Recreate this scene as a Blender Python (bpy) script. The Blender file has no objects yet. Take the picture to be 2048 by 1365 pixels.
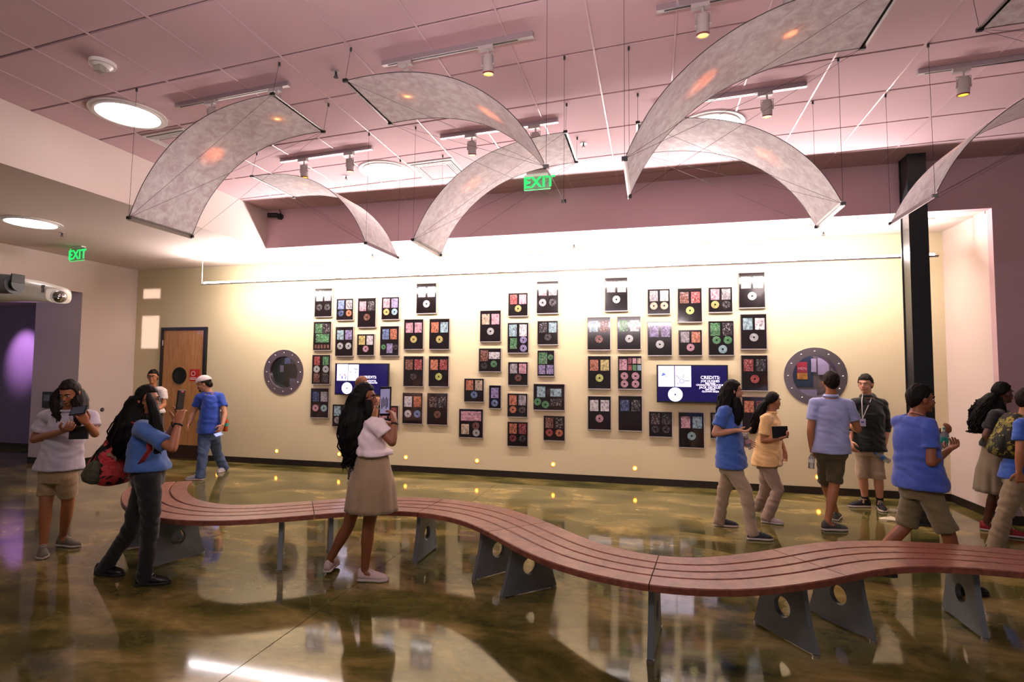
import bpy, math, random
import numpy as np
from mathutils import Vector, Matrix, noise
random.seed(7)
PI = math.pi
C = bpy.context.scene.collection
S = bpy.context.scene

# ---------------------------------------------------------------- camera
F_PX, YAW, PIT, ROL = 1106.7, -0.247526, 0.0559055, 0.0068392
fw = Vector((math.sin(YAW)*math.cos(PIT), math.cos(YAW)*math.cos(PIT), math.sin(PIT)))
_r0 = Vector((math.cos(YAW), -math.sin(YAW), 0)); _u0 = _r0.cross(fw)
rt = _r0*math.cos(ROL) + _u0*math.sin(ROL)
up = -_r0*math.sin(ROL) + _u0*math.cos(ROL)
EYE = Vector((0, -8.5, 1.65))
cam = bpy.data.objects.new('camera', bpy.data.cameras.new('camera'))
C.objects.link(cam); S.camera = cam
cam.data.sensor_width = 36; cam.data.lens = F_PX/2048*36
cam.data.clip_start = 0.05; cam.data.clip_end = 100
cam.matrix_world = Matrix.Translation(EYE) @ Matrix((rt, up, -fw)).transposed().to_4x4()

# ---------------------------------------------------------------- world, exposure
W = bpy.data.worlds.new('world'); S.world = W; W.use_nodes = True
W.node_tree.nodes['Background'].inputs[0].default_value = (0.80, 0.72, 0.70, 1)
W.node_tree.nodes['Background'].inputs[1].default_value = 0.17
S.view_settings.view_transform = 'Standard'; S.view_settings.look = 'None'
S.view_settings.gamma = 1; S.view_settings.use_curve_mapping = False
S.view_settings.exposure = 0.0
BAR_POWER = 40.0      # emission of the fluorescent pendant bar
DIFF_POWER = 9.0      # emission of the round ceiling lights
SPOT_POWER = 20.0     # amber track heads
FOOT_POWER = 9.0

def area(name, loc, target, sx, sy, power, col, spread=None):
    l = bpy.data.lights.new(name, 'AREA'); l.shape = 'RECTANGLE'; l.size = sx; l.size_y = sy
    l.energy = power; l.color = col
    if spread: l.spread = spread
    o = bpy.data.objects.new(name, l); C.objects.link(o); o.location = loc
    o.rotation_euler = (Vector(target)-Vector(loc)).to_track_quat('-Z', 'Y').to_euler()
    return o
def spot(name, loc, target, power, col, ang=0.6, blend=0.6, rad=0.03):
    l = bpy.data.lights.new(name, 'SPOT'); l.energy = power; l.color = col
    l.spot_size = ang; l.spot_blend = blend; l.shadow_soft_size = rad
    o = bpy.data.objects.new(name, l); C.objects.link(o); o.location = loc
    o.rotation_euler = (Vector(target)-Vector(loc)).to_track_quat('-Z', 'Y').to_euler()
    return o
# lobby fills added outside the frame, without fixtures, to brighten fascia and ceiling
area('lobby_fill', (-2.0, -8.3, 4.0), (-2.6, -2.0, 3.0), 1.2, 0.6, 44, (1.0, 0.80, 0.78))
area('lobby_up_fill', (-0.8, -7.3, 3.0), (-0.6, -4.3, 4.6), 3.4, 0.12, 75, (1.0, 0.82, 0.84))  # added upward fill, no fixture, evens out the ceiling and sails
area('lobby_fill', (3.2, -7.2, 4.0), (2.2, -1.2, 3.0), 1.2, 0.6, 24, (1.0, 0.80, 0.78))
spot('hall_lamp', (-12.6, -.9, 2.85), (-12.75, 0.25, 1.95), 230, (0.85, 0.45, 1.0), 0.75, 0.9, 0.05)
area('hall_lamp', (-11.3, -3.6, 2.8), (-10.3, -1.0, 1.8), 0.5, 0.5, 9, (0.60, 0.45, 1.0))

for z, h in ((3.095, .18), (2.36, .62)): area('wall_patch_fill', (-9.25, -.75, z), (-9.25, 1, z), .40, h, 1.6*h, (1, .78, .9), .09)  # added area lights without fixtures that throw two pale patches on the wall
# ---------------------------------------------------------------- pixel -> point on a real surface
def ray(x, y): return fw + rt*((x-1024)/F_PX) - up*((y-682.5)/F_PX)
def on(x, y, ax, v):
    d = ray(x, y); return EYE + d*((v-EYE[ax])/d[ax])
def onX(x, y, v): return on(x, y, 0, v)
def onY(x, y, v): return on(x, y, 1, v)
def onZ(x, y, v): return on(x, y, 2, v)

# ---------------------------------------------------------------- materials
def lin(h):
    if isinstance(h, str):
        h = h.lstrip('#'); h = [int(h[i:i+2], 16)/255 for i in (0, 2, 4)]
    return tuple((c/12.92 if c <= .04045 else ((c+.055)/1.055)**2.4) for c in h) + (1,)
MATS = {}
def mat(name, col, rough=.5, metal=0, spec=.5, coat=0, var=0, vscale=8, bump=0, bscale=40, bstretch=(1, 1, 1), emit=0, trans=0, alpha=1, sheen=0, sss=0):
    if name in MATS: return MATS[name]
    m = bpy.data.materials.new(name); m.use_nodes = True; MATS[name] = m
    nt = m.node_tree; N = nt.nodes; L = nt.links; b = N['Principled BSDF']
    c = lin(col)
    b.inputs['Base Color'].default_value = c
    b.inputs['Roughness'].default_value = rough; b.inputs['Metallic'].default_value = metal
    b.inputs['Specular IOR Level'].default_value = spec
    b.inputs['Coat Weight'].default_value = coat; b.inputs['Coat Roughness'].default_value = .05
    b.inputs['Transmission Weight'].default_value = trans
    b.inputs['Alpha'].default_value = alpha
    if sheen: b.inputs['Sheen Weight'].default_value = sheen
    if sss:
        b.inputs['Subsurface Weight'].default_value = sss; b.inputs['Subsurface Radius'].default_value = (.02, .008, .004)
    if emit:
        b.inputs['Emission Color'].default_value = c; b.inputs['Emission Strength'].default_value = emit
    if var or bump:
        tc = N.new('ShaderNodeTexCoord'); mp = N.new('ShaderNodeMapping'); L.new(tc.outputs['Object'], mp.inputs[0])
        mp.inputs['Scale'].default_value = bstretch
    if var:
        n = N.new('ShaderNodeTexNoise'); n.inputs['Scale'].default_value = vscale; n.inputs['Detail'].default_value = 5
        L.new(mp.outputs[0], n.inputs[0])
        r = N.new('ShaderNodeValToRGB'); L.new(n.outputs[0], r.inputs[0])
        r.color_ramp.elements[0].position = .3; r.color_ramp.elements[1].position = .7
        r.color_ramp.elements[0].color = tuple(max(0, q*(1-var)) for q in c[:3]) + (1,)
        r.color_ramp.elements[1].color = tuple(min(1, q*(1+var)) for q in c[:3]) + (1,)
        L.new(r.outputs[0], b.inputs['Base Color'])
    if bump:
        n2 = N.new('ShaderNodeTexNoise'); n2.inputs['Scale'].default_value = bscale; n2.inputs['Detail'].default_value = 4
        L.new(mp.outputs[0], n2.inputs[0])
        bp = N.new('ShaderNodeBump'); bp.inputs['Strength'].default_value = bump; bp.inputs['Distance'].default_value = .01
        L.new(n2.outputs[0], bp.inputs['Height']); L.new(bp.outputs[0], b.inputs['Normal'])
    return m

def floor_mat():
    m = bpy.data.materials.new('polished_concrete'); m.use_nodes = True
    nt = m.node_tree; N = nt.nodes; L = nt.links; b = N['Principled BSDF']
    tc = N.new('ShaderNodeTexCoord'); mp = N.new('ShaderNodeMapping'); L.new(tc.outputs['Object'], mp.inputs[0])
    mp.inputs['Scale'].default_value = (1, 1.8, 1)
    n = N.new('ShaderNodeTexNoise'); n.inputs['Scale'].default_value = 1.3; n.inputs['Detail'].default_value = 9; n.inputs['Roughness'].default_value = .62
    n.inputs['Distortion'].default_value = .4
    L.new(mp.outputs[0], n.inputs[0])
    r = N.new('ShaderNodeValToRGB'); L.new(n.outputs[0], r.inputs[0]); e = r.color_ramp.elements
    e[0].position = .28; e[0].color = lin('#1a220c'); e[1].position = .75; e[1].color = lin('#b09a60')
    e2 = r.color_ramp.elements.new(.48); e2.color = lin('#5b562b')
    e3 = r.color_ramp.elements.new(.60); e3.color = lin('#867644')
    n2 = N.new('ShaderNodeTexNoise'); n2.inputs['Scale'].default_value = 7; n2.inputs['Detail'].default_value = 6; L.new(mp.outputs[0], n2.inputs[0])
    r2 = N.new('ShaderNodeValToRGB'); L.new(n2.outputs[0], r2.inputs[0])
    r2.color_ramp.elements[0].position = .32; r2.color_ramp.elements[0].color = (.45, .45, .42, 1)
    r2.color_ramp.elements[1].position = .42; r2.color_ramp.elements[1].color = (1, 1, 1, 1)
    mx = N.new('ShaderNodeMixRGB'); mx.blend_type = 'MULTIPLY'; mx.inputs[0].default_value = .4
    L.new(r.outputs[0], mx.inputs[1]); L.new(r2.outputs[0], mx.inputs[2]); L.new(mx.outputs[0], b.inputs['Base Color'])
    b.inputs['Roughness'].default_value = .07; b.inputs['Specular IOR Level'].default_value = .42
    b.inputs['Coat Weight'].default_value = .05; b.inputs['Coat Roughness'].default_value = .02
    n3 = N.new('ShaderNodeTexNoise'); n3.inputs['Scale'].default_value = 3.0; n3.inputs['Detail'].default_value = 3; L.new(tc.outputs['Object'], n3.inputs[0])
    bp = N.new('ShaderNodeBump'); bp.inputs['Strength'].default_value = .035; bp.inputs['Distance'].default_value = .01
    L.new(n3.outputs[0], bp.inputs['Height']); L.new(bp.outputs[0], b.inputs['Normal']); L.new(bp.outputs[0], b.inputs['Coat Normal'])
    return m

def sail_mat():
    m = bpy.data.materials.new('fibrous_sail_fabric'); m.use_nodes = True
    nt = m.node_tree; N = nt.nodes; L = nt.links; N.remove(N['Principled BSDF']); out = N['Material Output']
    tc = N.new('ShaderNodeTexCoord')
    n = N.new('ShaderNodeTexNoise'); n.inputs['Scale'].default_value = 14; n.inputs['Detail'].default_value = 8; n.inputs['Roughness'].default_value = .7; n.inputs['Distortion'].default_value = .6
    L.new(tc.outputs['Object'], n.inputs[0])
    r = N.new('ShaderNodeValToRGB'); L.new(n.outputs[0], r.inputs[0])
    r.color_ramp.elements[0].position = .36; r.color_ramp.elements[0].color = lin('#e4dade')
    r.color_ramp.elements[1].position = .62; r.color_ramp.elements[1].color = lin('#ffffff')
    d = N.new('ShaderNodeBsdfDiffuse'); t = N.new('ShaderNodeBsdfTranslucent'); g = N.new('ShaderNodeBsdfGlossy'); g.inputs['Roughness'].default_value = .45
    for x in (d, t): L.new(r.outputs[0], x.inputs['Color'])
    m1 = N.new('ShaderNodeMixShader'); m1.inputs[0].default_value = .6; L.new(d.outputs[0], m1.inputs[1]); L.new(t.outputs[0], m1.inputs[2])
    m2 = N.new('ShaderNodeMixShader'); m2.inputs[0].default_value = .06; L.new(m1.outputs[0], m2.inputs[1]); L.new(g.outputs[0], m2.inputs[2])
    tr = N.new('ShaderNodeBsdfTransparent'); m3 = N.new('ShaderNodeMixShader'); m3.inputs[0].default_value = .03
    L.new(m2.outputs[0], m3.inputs[1]); L.new(tr.outputs[0], m3.inputs[2])
    L.new(m3.outputs[0], out.inputs[0])
    return m

def art_mat(name, disc=False, glow=0):
    """printed cover / disc artwork: colours from the object's own colour, blotches and a title strip"""
    m = bpy.data.materials.new(name); m.use_nodes = True
    nt = m.node_tree; N = nt.nodes; L = nt.links; b = N['Principled BSDF']
    oi = N.new('ShaderNodeObjectInfo'); tc = N.new('ShaderNodeTexCoord')
    rnd = N.new('ShaderNodeVectorMath'); rnd.operation = 'SCALE'; rnd.inputs[0].default_value = (13, 37, 71); L.new(oi.outputs['Random'], rnd.inputs['Scale'])
    ad = N.new('ShaderNodeVectorMath'); ad.operation = 'ADD'; L.new(tc.outputs['Generated'], ad.inputs[0]); L.new(rnd.outputs[0], ad.inputs[1])
    n = N.new('ShaderNodeTexNoise'); n.inputs['Scale'].default_value = 4.2; n.inputs['Detail'].default_value = 6; n.inputs['Distortion'].default_value = .8
    L.new(ad.outputs[0], n.inputs[0])
    r = N.new('ShaderNodeValToRGB'); L.new(n.outputs[0], r.inputs[0])
    e = r.color_ramp.elements; e[0].position = .34; e[0].color = (.10, .08, .10, 1); e[1].position = .66; e[1].color = (1, 1, 1, 1)
    mx = N.new('ShaderNodeMixRGB'); mx.blend_type = 'MULTIPLY'; mx.inputs[0].default_value = .5 if disc else .85
    L.new(oi.outputs['Color'], mx.inputs[1]); L.new(r.outputs[0], mx.inputs[2])
    n2 = N.new('ShaderNodeTexNoise'); n2.inputs['Scale'].default_value = 9; n2.inputs['Detail'].default_value = 3; L.new(ad.outputs[0], n2.inputs[0])
    r2 = N.new('ShaderNodeValToRGB'); L.new(n2.outputs[0], r2.inputs[0])
    e = r2.color_ramp.elements; e[0].position = .56; e[0].color = (0, 0, 0, 1); e[1].position = .64; e[1].color = (1, 1, 1, 1)
    mx2 = N.new('ShaderNodeMixRGB'); mx2.inputs[2].default_value = lin('#dcd2d4')
    ml = N.new('ShaderNodeMath'); ml.operation = 'MULTIPLY'; ml.inputs[1].default_value = .30; L.new(r2.outputs[0], ml.inputs[0])
    L.new(ml.outputs[0], mx2.inputs[0]); L.new(mx.outputs[0], mx2.inputs[1])
    L.new(mx2.outputs[0], b.inputs['Base Color'])
    b.inputs['Roughness'].default_value = .25; b.inputs['Coat Weight'].default_value = .4; b.inputs['Coat Roughness'].default_value = .08
    if disc: b.inputs['Metallic'].default_value = .25
    return m

def wood_mat(name, c1, c2, axis_scale, rough=.45, coat=.2):
    m = bpy.data.materials.new(name); m.use_nodes = True
    nt = m.node_tree; N = nt.nodes; L = nt.links; b = N['Principled BSDF']
    tc = N.new('ShaderNodeTexCoord'); mp = N.new('ShaderNodeMapping'); L.new(tc.outputs['Object'], mp.inputs[0]); mp.inputs['Scale'].default_value = axis_scale
    n = N.new('ShaderNodeTexNoise'); n.inputs['Scale'].default_value = 5; n.inputs['Detail'].default_value = 8; n.inputs['Distortion'].default_value = .8; L.new(mp.outputs[0], n.inputs[0])
    r = N.new('ShaderNodeValToRGB'); L.new(n.outputs[0], r.inputs[0])
    r.color_ramp.elements[0].position = .3; r.color_ramp.elements[0].color = lin(c1); r.color_ramp.elements[1].position = .7; r.color_ramp.elements[1].color = lin(c2)
    L.new(r.outputs[0], b.inputs['Base Color']); b.inputs['Roughness'].default_value = rough; b.inputs['Coat Weight'].default_value = coat
    return m

def glass_mat():
    m = bpy.data.materials.new('clear_glass'); m.use_nodes = True
    nt = m.node_tree; N = nt.nodes; L = nt.links; N.remove(N['Principled BSDF']); out = N['Material Output']
    t = N.new('ShaderNodeBsdfTransparent'); t.inputs[0].default_value = (.86, .9, .88, 1); g = N.new('ShaderNodeBsdfGlossy'); g.inputs['Roughness'].default_value = .02
    mx = N.new('ShaderNodeMixShader'); mx.inputs[0].default_value = .10
    L.new(t.outputs[0], mx.inputs[1]); L.new(g.outputs[0], mx.inputs[2]); L.new(mx.outputs[0], out.inputs[0])
    return m

M_FLOOR = floor_mat(); M_SAIL = sail_mat(); M_GLASS = glass_mat()
M_COVER = art_mat('printed_cover'); M_DISC = art_mat('printed_disc', True)
M_BENCH = wood_mat('bench_board', '#693a2e', '#935643', (3, 3, 3), .38, .15)
M_DOOR = wood_mat('maple_veneer', '#9a6a38', '#b9854c', (6, 6, .5), .4, .1)
M_GREEN = mat('olive_wall_paint', '#d0c3a0', .75, bump=.05, bscale=60)
M_WHITE = mat('white_wall_paint', '#cdbcb4', .75, bump=.04, bscale=60)
M_MAUVE = mat('mauve_wall_paint', '#bd9ca2', .8, bump=.04, bscale=60)
M_TILE = mat('ceiling_tile', '#bf9fa4', .85, bump=.12, bscale=160)
M_TEE = mat('ceiling_grid_bar', '#c0a2a8', .3)
M_GAP = mat('ceiling_void', '#2a1a1a', .9)
M_BASE = mat('dark_rubber_base', '#1d1410', .45)
M_BLACK = mat('black_plastic', '#0b0b0c', .35)
M_STEELD = mat('dark_painted_steel', '#1c2023', .36, metal=.2, spec=.6)
M_GREY = mat('grey_cast_metal', '#767c80', .45, metal=.3, var=.1, vscale=10)
M_ALU = mat('satin_aluminium', '#b9b4b8', .32, metal=.85)
M_BRUSH = mat('brushed_steel', '#b5a9b2', .3, metal=1, bump=.06, bscale=60, bstretch=(1, 1, 20))
M_WHITEP = mat('white_plastic', '#d8d2ce', .4)
M_HEAD = mat('grey_lamp_housing', '#9c9290', .4)
M_DARKG = mat('dark_grey_plastic', '#2b2c2d', .4)
# ---------------------------------------------------------------- mesh helpers
class MB:
    def __init__(s): s.v = []; s.f = []; s.m = []
    def add(s, v, f, mi=0):
        n = len(s.v); s.v += [tuple(p) for p in v]; s.f += [tuple(i+n for i in q) for q in f]; s.m += [mi]*len(f); return s
    def box(s, a, b, mi=0, T=None):
        (x0, y0, z0), (x1, y1, z1) = a, b
        v = [Vector(p) for p in ((x0,y0,z0),(x1,y0,z0),(x1,y1,z0),(x0,y1,z0),(x0,y0,z1),(x1,y0,z1),(x1,y1,z1),(x0,y1,z1))]
        if T: v = [T @ p for p in v]
        return s.add(v, [(0,3,2,1),(4,5,6,7),(0,1,5,4),(1,2,6,5),(2,3,7,6),(3,0,4,7)], mi)
    def loft(s, rings, mi=0, cap=True, closed=True):
        n = len(rings[0]); v = [p for r in rings for p in r]; f = []
        for i in range(len(rings)-1):
            for j in range(n if closed else n-1):
                k = (j+1) % n
                f.append((i*n+j, i*n+k, (i+1)*n+k, (i+1)*n+j))
        if cap: f.append(tuple(range(n-1, -1, -1))); f.append(tuple((len(rings)-1)*n+j for j in range(n)))
        return s.add(v, f, mi)
    def tube(s, pts, rad, n=10, mi=0, flat=None):
        pts = [Vector(p) for p in pts]; rings = []
        if not hasattr(rad, '__len__'): rad = [rad]*len(pts)
        t = (pts[1]-pts[0]).normalized(); a = t.orthogonal().normalized() if flat is None else (Vector(flat)-t*t.dot(Vector(flat))).normalized()
        for i, p in enumerate(pts):
            t2 = ((pts[min(i+1, len(pts)-1)]-pts[max(i-1, 0)])).normalized()
            a = (a - t2*t2.dot(a)).normalized(); b = t2.cross(a)
            r = rad[i]; ra, rb = (r if hasattr(r, '__len__') else (r, r))
            rings.append([p + a*ra*math.cos(q) + b*rb*math.sin(q) for q in (2*PI*k/n for k in range(n))])
        return s.loft(rings, mi)
    def ball(s, c, r, mi=0, n=12, m=8, T=None):
        c = Vector(c); r = Vector(r) if hasattr(r, '__len__') else Vector((r, r, r)); rings = []
        for i in range(m+1):
            th = PI*(.02+.96*i/m) - PI/2
            ring = [Vector((r.x*math.cos(th)*math.cos(2*PI*j/n), r.y*math.cos(th)*math.sin(2*PI*j/n), r.z*math.sin(th))) for j in range(n)]
            rings.append([c + (T @ p if T else p) for p in ring])
        return s.loft(rings, mi)
    def cyl(s, c, axis, r, h, n=20, mi=0, r2=None):
        c = Vector(c); ax = Vector(axis).normalized()
        return s.tube([c, c+ax*h], [r, r if r2 is None else r2], n, mi)
    def washer(s, c, ax, r0, r1, h, n=40, mi=0):
        c = Vector(c); t = Vector(ax).normalized(); a = t.orthogonal().normalized(); b = t.cross(a); v = []
        for (r, d) in ((r0, 0), (r1, 0), (r1, h), (r0, h)):
            v += [c + t*d + (a*math.cos(2*PI*k/n)+b*math.sin(2*PI*k/n))*r for k in range(n)]
        f = []
        for q in range(4):
            for k in range(n):
                l = (k+1) % n; f.append((q*n+k, q*n+l, ((q+1) % 4)*n+l, ((q+1) % 4)*n+k))
        return s.add(v, f, mi)
    def plate(s, outline, thick_vec, mi=0):
        o = [Vector(p) for p in outline]; t = Vector(thick_vec); return s.loft([o, [p+t for p in o]], mi)
    def mesh(s, name, mats, org=(0, 0, 0), smooth=False):
        me = bpy.data.meshes.new(name); o = Vector(org)
        me.from_pydata([tuple(Vector(p)-o) for p in s.v], [], s.f)
        for m in (mats if isinstance(mats, (list, tuple)) else [mats]): me.materials.append(m)
        for p, mi in zip(me.polygons, s.m): p.material_index = mi
        if smooth:
            me.polygons.foreach_set('use_smooth', [True]*len(me.polygons))
            if smooth != 'all': me.set_sharp_from_angle(angle=math.radians(42))
        me.validate(); me.update(); return me
    def obj(s, name, mats, parent=None, smooth=False, bevel=0, org=None):
        if org is None: org = parent.get('_o', (0, 0, 0)) if parent else (0, 0, 0)
        o = bpy.data.objects.new(name, s.mesh(name, mats, org, smooth)); C.objects.link(o)
        if parent: o.parent = parent; o['_o'] = tuple(org)
        elif Vector(org).length: o.location = org; o['_o'] = tuple(org)
        if bevel:
            b = o.modifiers.new('bevel', 'BEVEL'); b.width = bevel; b.segments = 2; b.limit_method = 'ANGLE'
        return o
def addmesh(me, name, parent, mats=None):
    o = bpy.data.objects.new(name, me); C.objects.link(o); o.parent = parent; o['_o'] = tuple(parent.get('_o', (0, 0, 0)))
    if mats:
        me.materials.clear()
        for m in (mats if isinstance(mats, (list, tuple)) else [mats]): me.materials.append(m)
    return o
def thing(name, label, cat, loc=(0, 0, 0), group=None):
    o = bpy.data.objects.new(name, None); C.objects.link(o); o.location = loc; o.empty_display_size = .1
    o['_o'] = tuple(loc); o['label'] = label; o['category'] = cat
    if group: o['group'] = group
    return o
def tag(o, label, cat, group=None):
    o['label'] = label; o['category'] = cat
    if group: o['group'] = group
    return o
def struct(o, label=None):
    o['kind'] = 'structure'
    if label: o['label'] = label
    return o
def text_mesh(txt, size, mt, parent, loc, rot=(PI/2, 0, 0), depth=.002, name='lettering', bold=0.0, align='CENTER', sp=1.0):
    cu = bpy.data.curves.new('txt', 'FONT'); cu.body = txt; cu.size = size; cu.extrude = depth; cu.align_x = align; cu.offset = bold; cu.space_character = sp; cu.resolution_u = 2
    o = bpy.data.objects.new('txt', cu); C.objects.link(o); bpy.context.view_layer.update()
    me = bpy.data.meshes.new_from_object(o.evaluated_get(bpy.context.evaluated_depsgraph_get())); bpy.data.objects.remove(o)
    me.materials.clear(); me.materials.append(mt); me.name = name
    r = bpy.data.objects.new(name, me); C.objects.link(r); r.parent = parent
    r.location = Vector(loc) - Vector(parent.get('_o', (0, 0, 0))); r.rotation_euler = rot
    return r
def voxel(mb, size, it=4, fac=.5, disp=0):
    me = mb.mesh('tmp', [M_BLACK]); o = bpy.data.objects.new('tmp', me); C.objects.link(o)
    m = o.modifiers.new('r', 'REMESH'); m.mode = 'VOXEL'; m.voxel_size = size; m.use_smooth_shade = True
    if it: q = o.modifiers.new('s', 'SMOOTH'); q.iterations = it; q.factor = fac
    bpy.context.view_layer.update()
    r = bpy.data.meshes.new_from_object(o.evaluated_get(bpy.context.evaluated_depsgraph_get()))
    bpy.data.objects.remove(o); bpy.data.meshes.remove(me)
    if disp:
        n = len(r.vertices); co = np.empty(n*3, 'f'); r.vertices.foreach_get('co', co); co = co.reshape(-1, 3)
        no = np.empty(n*3, 'f'); r.vertex_normals.foreach_get('vector', no); no = no.reshape(-1, 3)
        for i in range(n):
            p = Vector(co[i]); w = noise.noise(Vector((p.x*4, p.y*4, p.z*4)))*1.5; d = noise.noise(Vector((p.x*8+w, p.y*8, p.z*19+p.x*10+w)))*.65 + (.5-abs(noise.noise(Vector((p.x*10+w, p.y*10, p.z*26-p.y*9)))))*.35
            co[i] += no[i]*d*disp
        r.vertices.foreach_set('co', co.ravel()); r.update()
    return r
def shift(me, org):
    me.transform(Matrix.Translation(-Vector(org))); return me

# ================================================================ SETTING
XL, XR, ZS, ZC, YF, XS = -9.6, 3.78, 3.56, 4.16, -1.12, -5.86
# floor: base slab and cast slabs with a saw-cut joint
b = MB().box((-16, -10.5, -.25), (9, 1.6, -.012)); fl = struct(b.obj('floor', M_GAP))
for (x0, x1) in ((-16, -2.237), (-2.231, 9)):
    for (y0, y1) in ((-10.5, -8.0), (-7.994, 1.6)):
        MB().box((x0, y0, -.012), (x1, y1, 0)).obj('floor_slab', M_FLOOR, fl)

# green back wall with two porthole openings
POR = [(-6.305, 1.617, .30, .42), (2.20, 1.619, .30, .42)]   # x, z, opening radius, ring radius
POR = [(-6.30, 1.617, .285, .40), (2.20, 1.619, .29, .40)]
def wall_holes(x0, x1, z0, z1, holes, y0, y1):
    b = MB(); xs = x0
    for (cx, cz, r) in holes:
        s = r*1.35; b.box((xs, y0, z0), (cx-s, y1, z1)); b.box((cx-s, y0, z0), (cx+s, y1, cz-s)); b.box((cx-s, y0, cz+s), (cx+s, y1, z1)); xs = cx+s
        n = 48; sq = []; ci = []
        for k in range(n):
            a = 2*PI*k/n; c, d = math.cos(a), math.sin(a); q = s/max(abs(c), abs(d)); sq.append((cx+c*q, cz+d*q)); ci.append((cx+c*r, cz+d*r))
        v = [(x, y0, z) for x, z in sq] + [(x, y0, z) for x, z in ci] + [(x, y1, z) for x, z in ci] + [(x, y1, z) for x, z in sq]
        f = []
        for q in range(3):
            for k in range(n): l = (k+1) % n; f.append((q*n+k, q*n+l, (q+1)*n+l, (q+1)*n+k))
        b.add(v, f)
    b.box((xs, y0, z0), (x1, y1, z1)); return b
wg = struct(wall_holes(XL, XR, 0, ZS, [(p[0], p[1], p[2]) for p in POR], 0, .18).obj('wall_back', M_GREEN), 'long olive green wall carrying the framed displays')
# rooms seen dimly through the portholes
for i, (cx, cz, r, R) in enumerate(POR):
    b = MB(); x0, x1, y1 = cx-1.3, cx+1.3, 1.25
    b.box((x0, y1, .7), (x1, y1+.05, 2.6)); b.box((x0-.05, .18, .7), (x0, y1, 2.6)); b.box((x1, .18, .7), (x1+.05, y1, 2.6))
    b.box((x0, .18, .65), (x1, y1, .7)); b.box((x0, .18, 2.6), (x1, y1, 2.65))
    struct(b.obj('wall_inner_room', mat('inner_room_paint%d' % i, ['#4a4540', '#6b5a5e'][i], .8)))

# soffit ceilings (low), fascia, left soffit face, main tiled ceiling
struct(MB().box((-9.6, YF+.12, ZS), (XR+.1, 0.18, ZS+.08)).obj('ceiling_soffit', M_WHITE))
struct(MB().box((-16, -10.5, ZS), (XS-.06, YF+.12, ZS+.08)).box((-16, YF+.12, ZS), (-9.6, 1.6, ZS+.08)).obj('ceiling_side', M_WHITE))
struct(MB().box((XS, YF, ZS), (9, YF+.12, ZC+.1)).obj('wall_fascia', M_MAUVE))
struct(MB().box((XS-.06, -10.5, ZS), (XS, YF+.12, ZC+.1)).obj('wall_soffit_face', M_WHITE))
ce = struct(MB().box((XS-.04, -10.5, ZC+.02), (9, YF+.1, ZC+.1)).obj('ceiling', M_GAP))
SH = -.08
xs = [-5.86, -5.30, -4.69, -4.08, -3.47, -2.86, -2.255, -1.645, -1.035, -.42, .185, .80, 1.42, 2.035, 2.65, 3.26, 3.87, 4.48, 5.09, 5.7]
ys = [-7.86, -7.15, -6.44, -5.72, -5.02, -4.33, -3.62, -2.91, -2.19, -1.48]
def ctile(x0, x1, ya, yb, far=False):
    g = .006; z = ZC
    P = lambda x, y: (x, y + SH*x)
    q = [P(x0+g, ya+g*2.1), P(x1-g, ya+g*2.1), P(x1-g, yb-g*2.1), P(x0+g, yb-g*2.1)]
    if far: q[2] = (q[2][0], YF); q[3] = (q[3][0], YF)
    b = MB(); b.loft([[Vector((x, y, z)) for x, y in q], [Vector((x, y, z+.02)) for x, y in q]])
    o = b.obj('ceiling_tile', M_TILE, ce); return o
VENT = (9, 7)
for i in range(len(xs)-1):
    for j in range(len(ys)-1):
        ctile(xs[i], xs[i+1], ys[j], ys[j+1])
    if min(ys[-1] + SH*xs[i], ys[-1] + SH*xs[i+1]) < YF - .03: ctile(xs[i], xs[i+1], ys[-1], 0, True)
for x in xs[1:]:     # exposed grid bars running towards the wall
    MB().box((x-.007, -8.5, ZC-.004), (x+.007, YF, ZC+.01)).obj('grid_bar', M_TEE, ce)

# left white wall, opening and hall behind it
lw = MB().box((XL-.15, -1.05, 0), (XL, .18, ZS)).box((XL-.15, -4.6, 2.98), (XL, -1.05, ZS)).box((XL-.15, -9.5, 0), (XL, -4.6, ZS))
struct(lw.obj('wall_left', M_WHITE), 'pale wall beside the olive wall with a tall opening')
struct(MB().box((-10.65, -1.05, 0), (XL-.15, -.9, 2.98)).obj('wall_passage', M_WHITE))
struct(MB().box((-16, .25, 0), (-10.6, .4, ZS)).box((-10.65, -.9, 0), (-10.55, .3, 2.98)).obj('wall_hall', mat('lilac_hall_paint', '#8f7f98', .7)))
struct(MB().box((-16, -4.6, 2.98), (XL-.15, .4, 3.05)).obj('ceiling_hall', M_WHITE))
struct(MB().box((-10.72, .1, 0), (-10.64, .25, 2.2)).obj('trim_1', M_BASE))
# right: white return of the recess and mauve wall
struct(MB().box((XR, YF+.10, 0), (XR+.14, .18, ZS)).obj('wall_return', M_WHITE), 'white side wall of the recess at the right end')
struct(MB().box((XR, YF, 0), (9, YF+.10, ZS)).obj('wall_right', M_MAUVE))
struct(MB().box((XR-.012, YF+.12, ZS-.03), (XR, YF+.35, ZS)).obj('trim_2', M_WHITE))
# baseboards
struct(MB().box((-7.93, -.012, 0), (XR, 0, .10)).box((XL, -.012, 0), (-8.95, 0, .10)).obj('baseboard_back', M_BASE))
struct(MB().box((XL, -1.05, 0), (XL+.012, -.012, .10)).box((-10.65, -1.062, 0), (XL+.012, -1.05, .10)).obj('baseboard_left', M_BASE))
struct(MB().box((XR-.012, YF, 0), (XR, -.012, .10)).box((XR-.012, YF-.012, 0), (9, YF, .10)).obj('baseboard_right', M_BASE))
struct(MB().box((-16, .238, 0), (-10.72, .25, .10)).obj('baseboard_hall', M_BASE))

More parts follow.
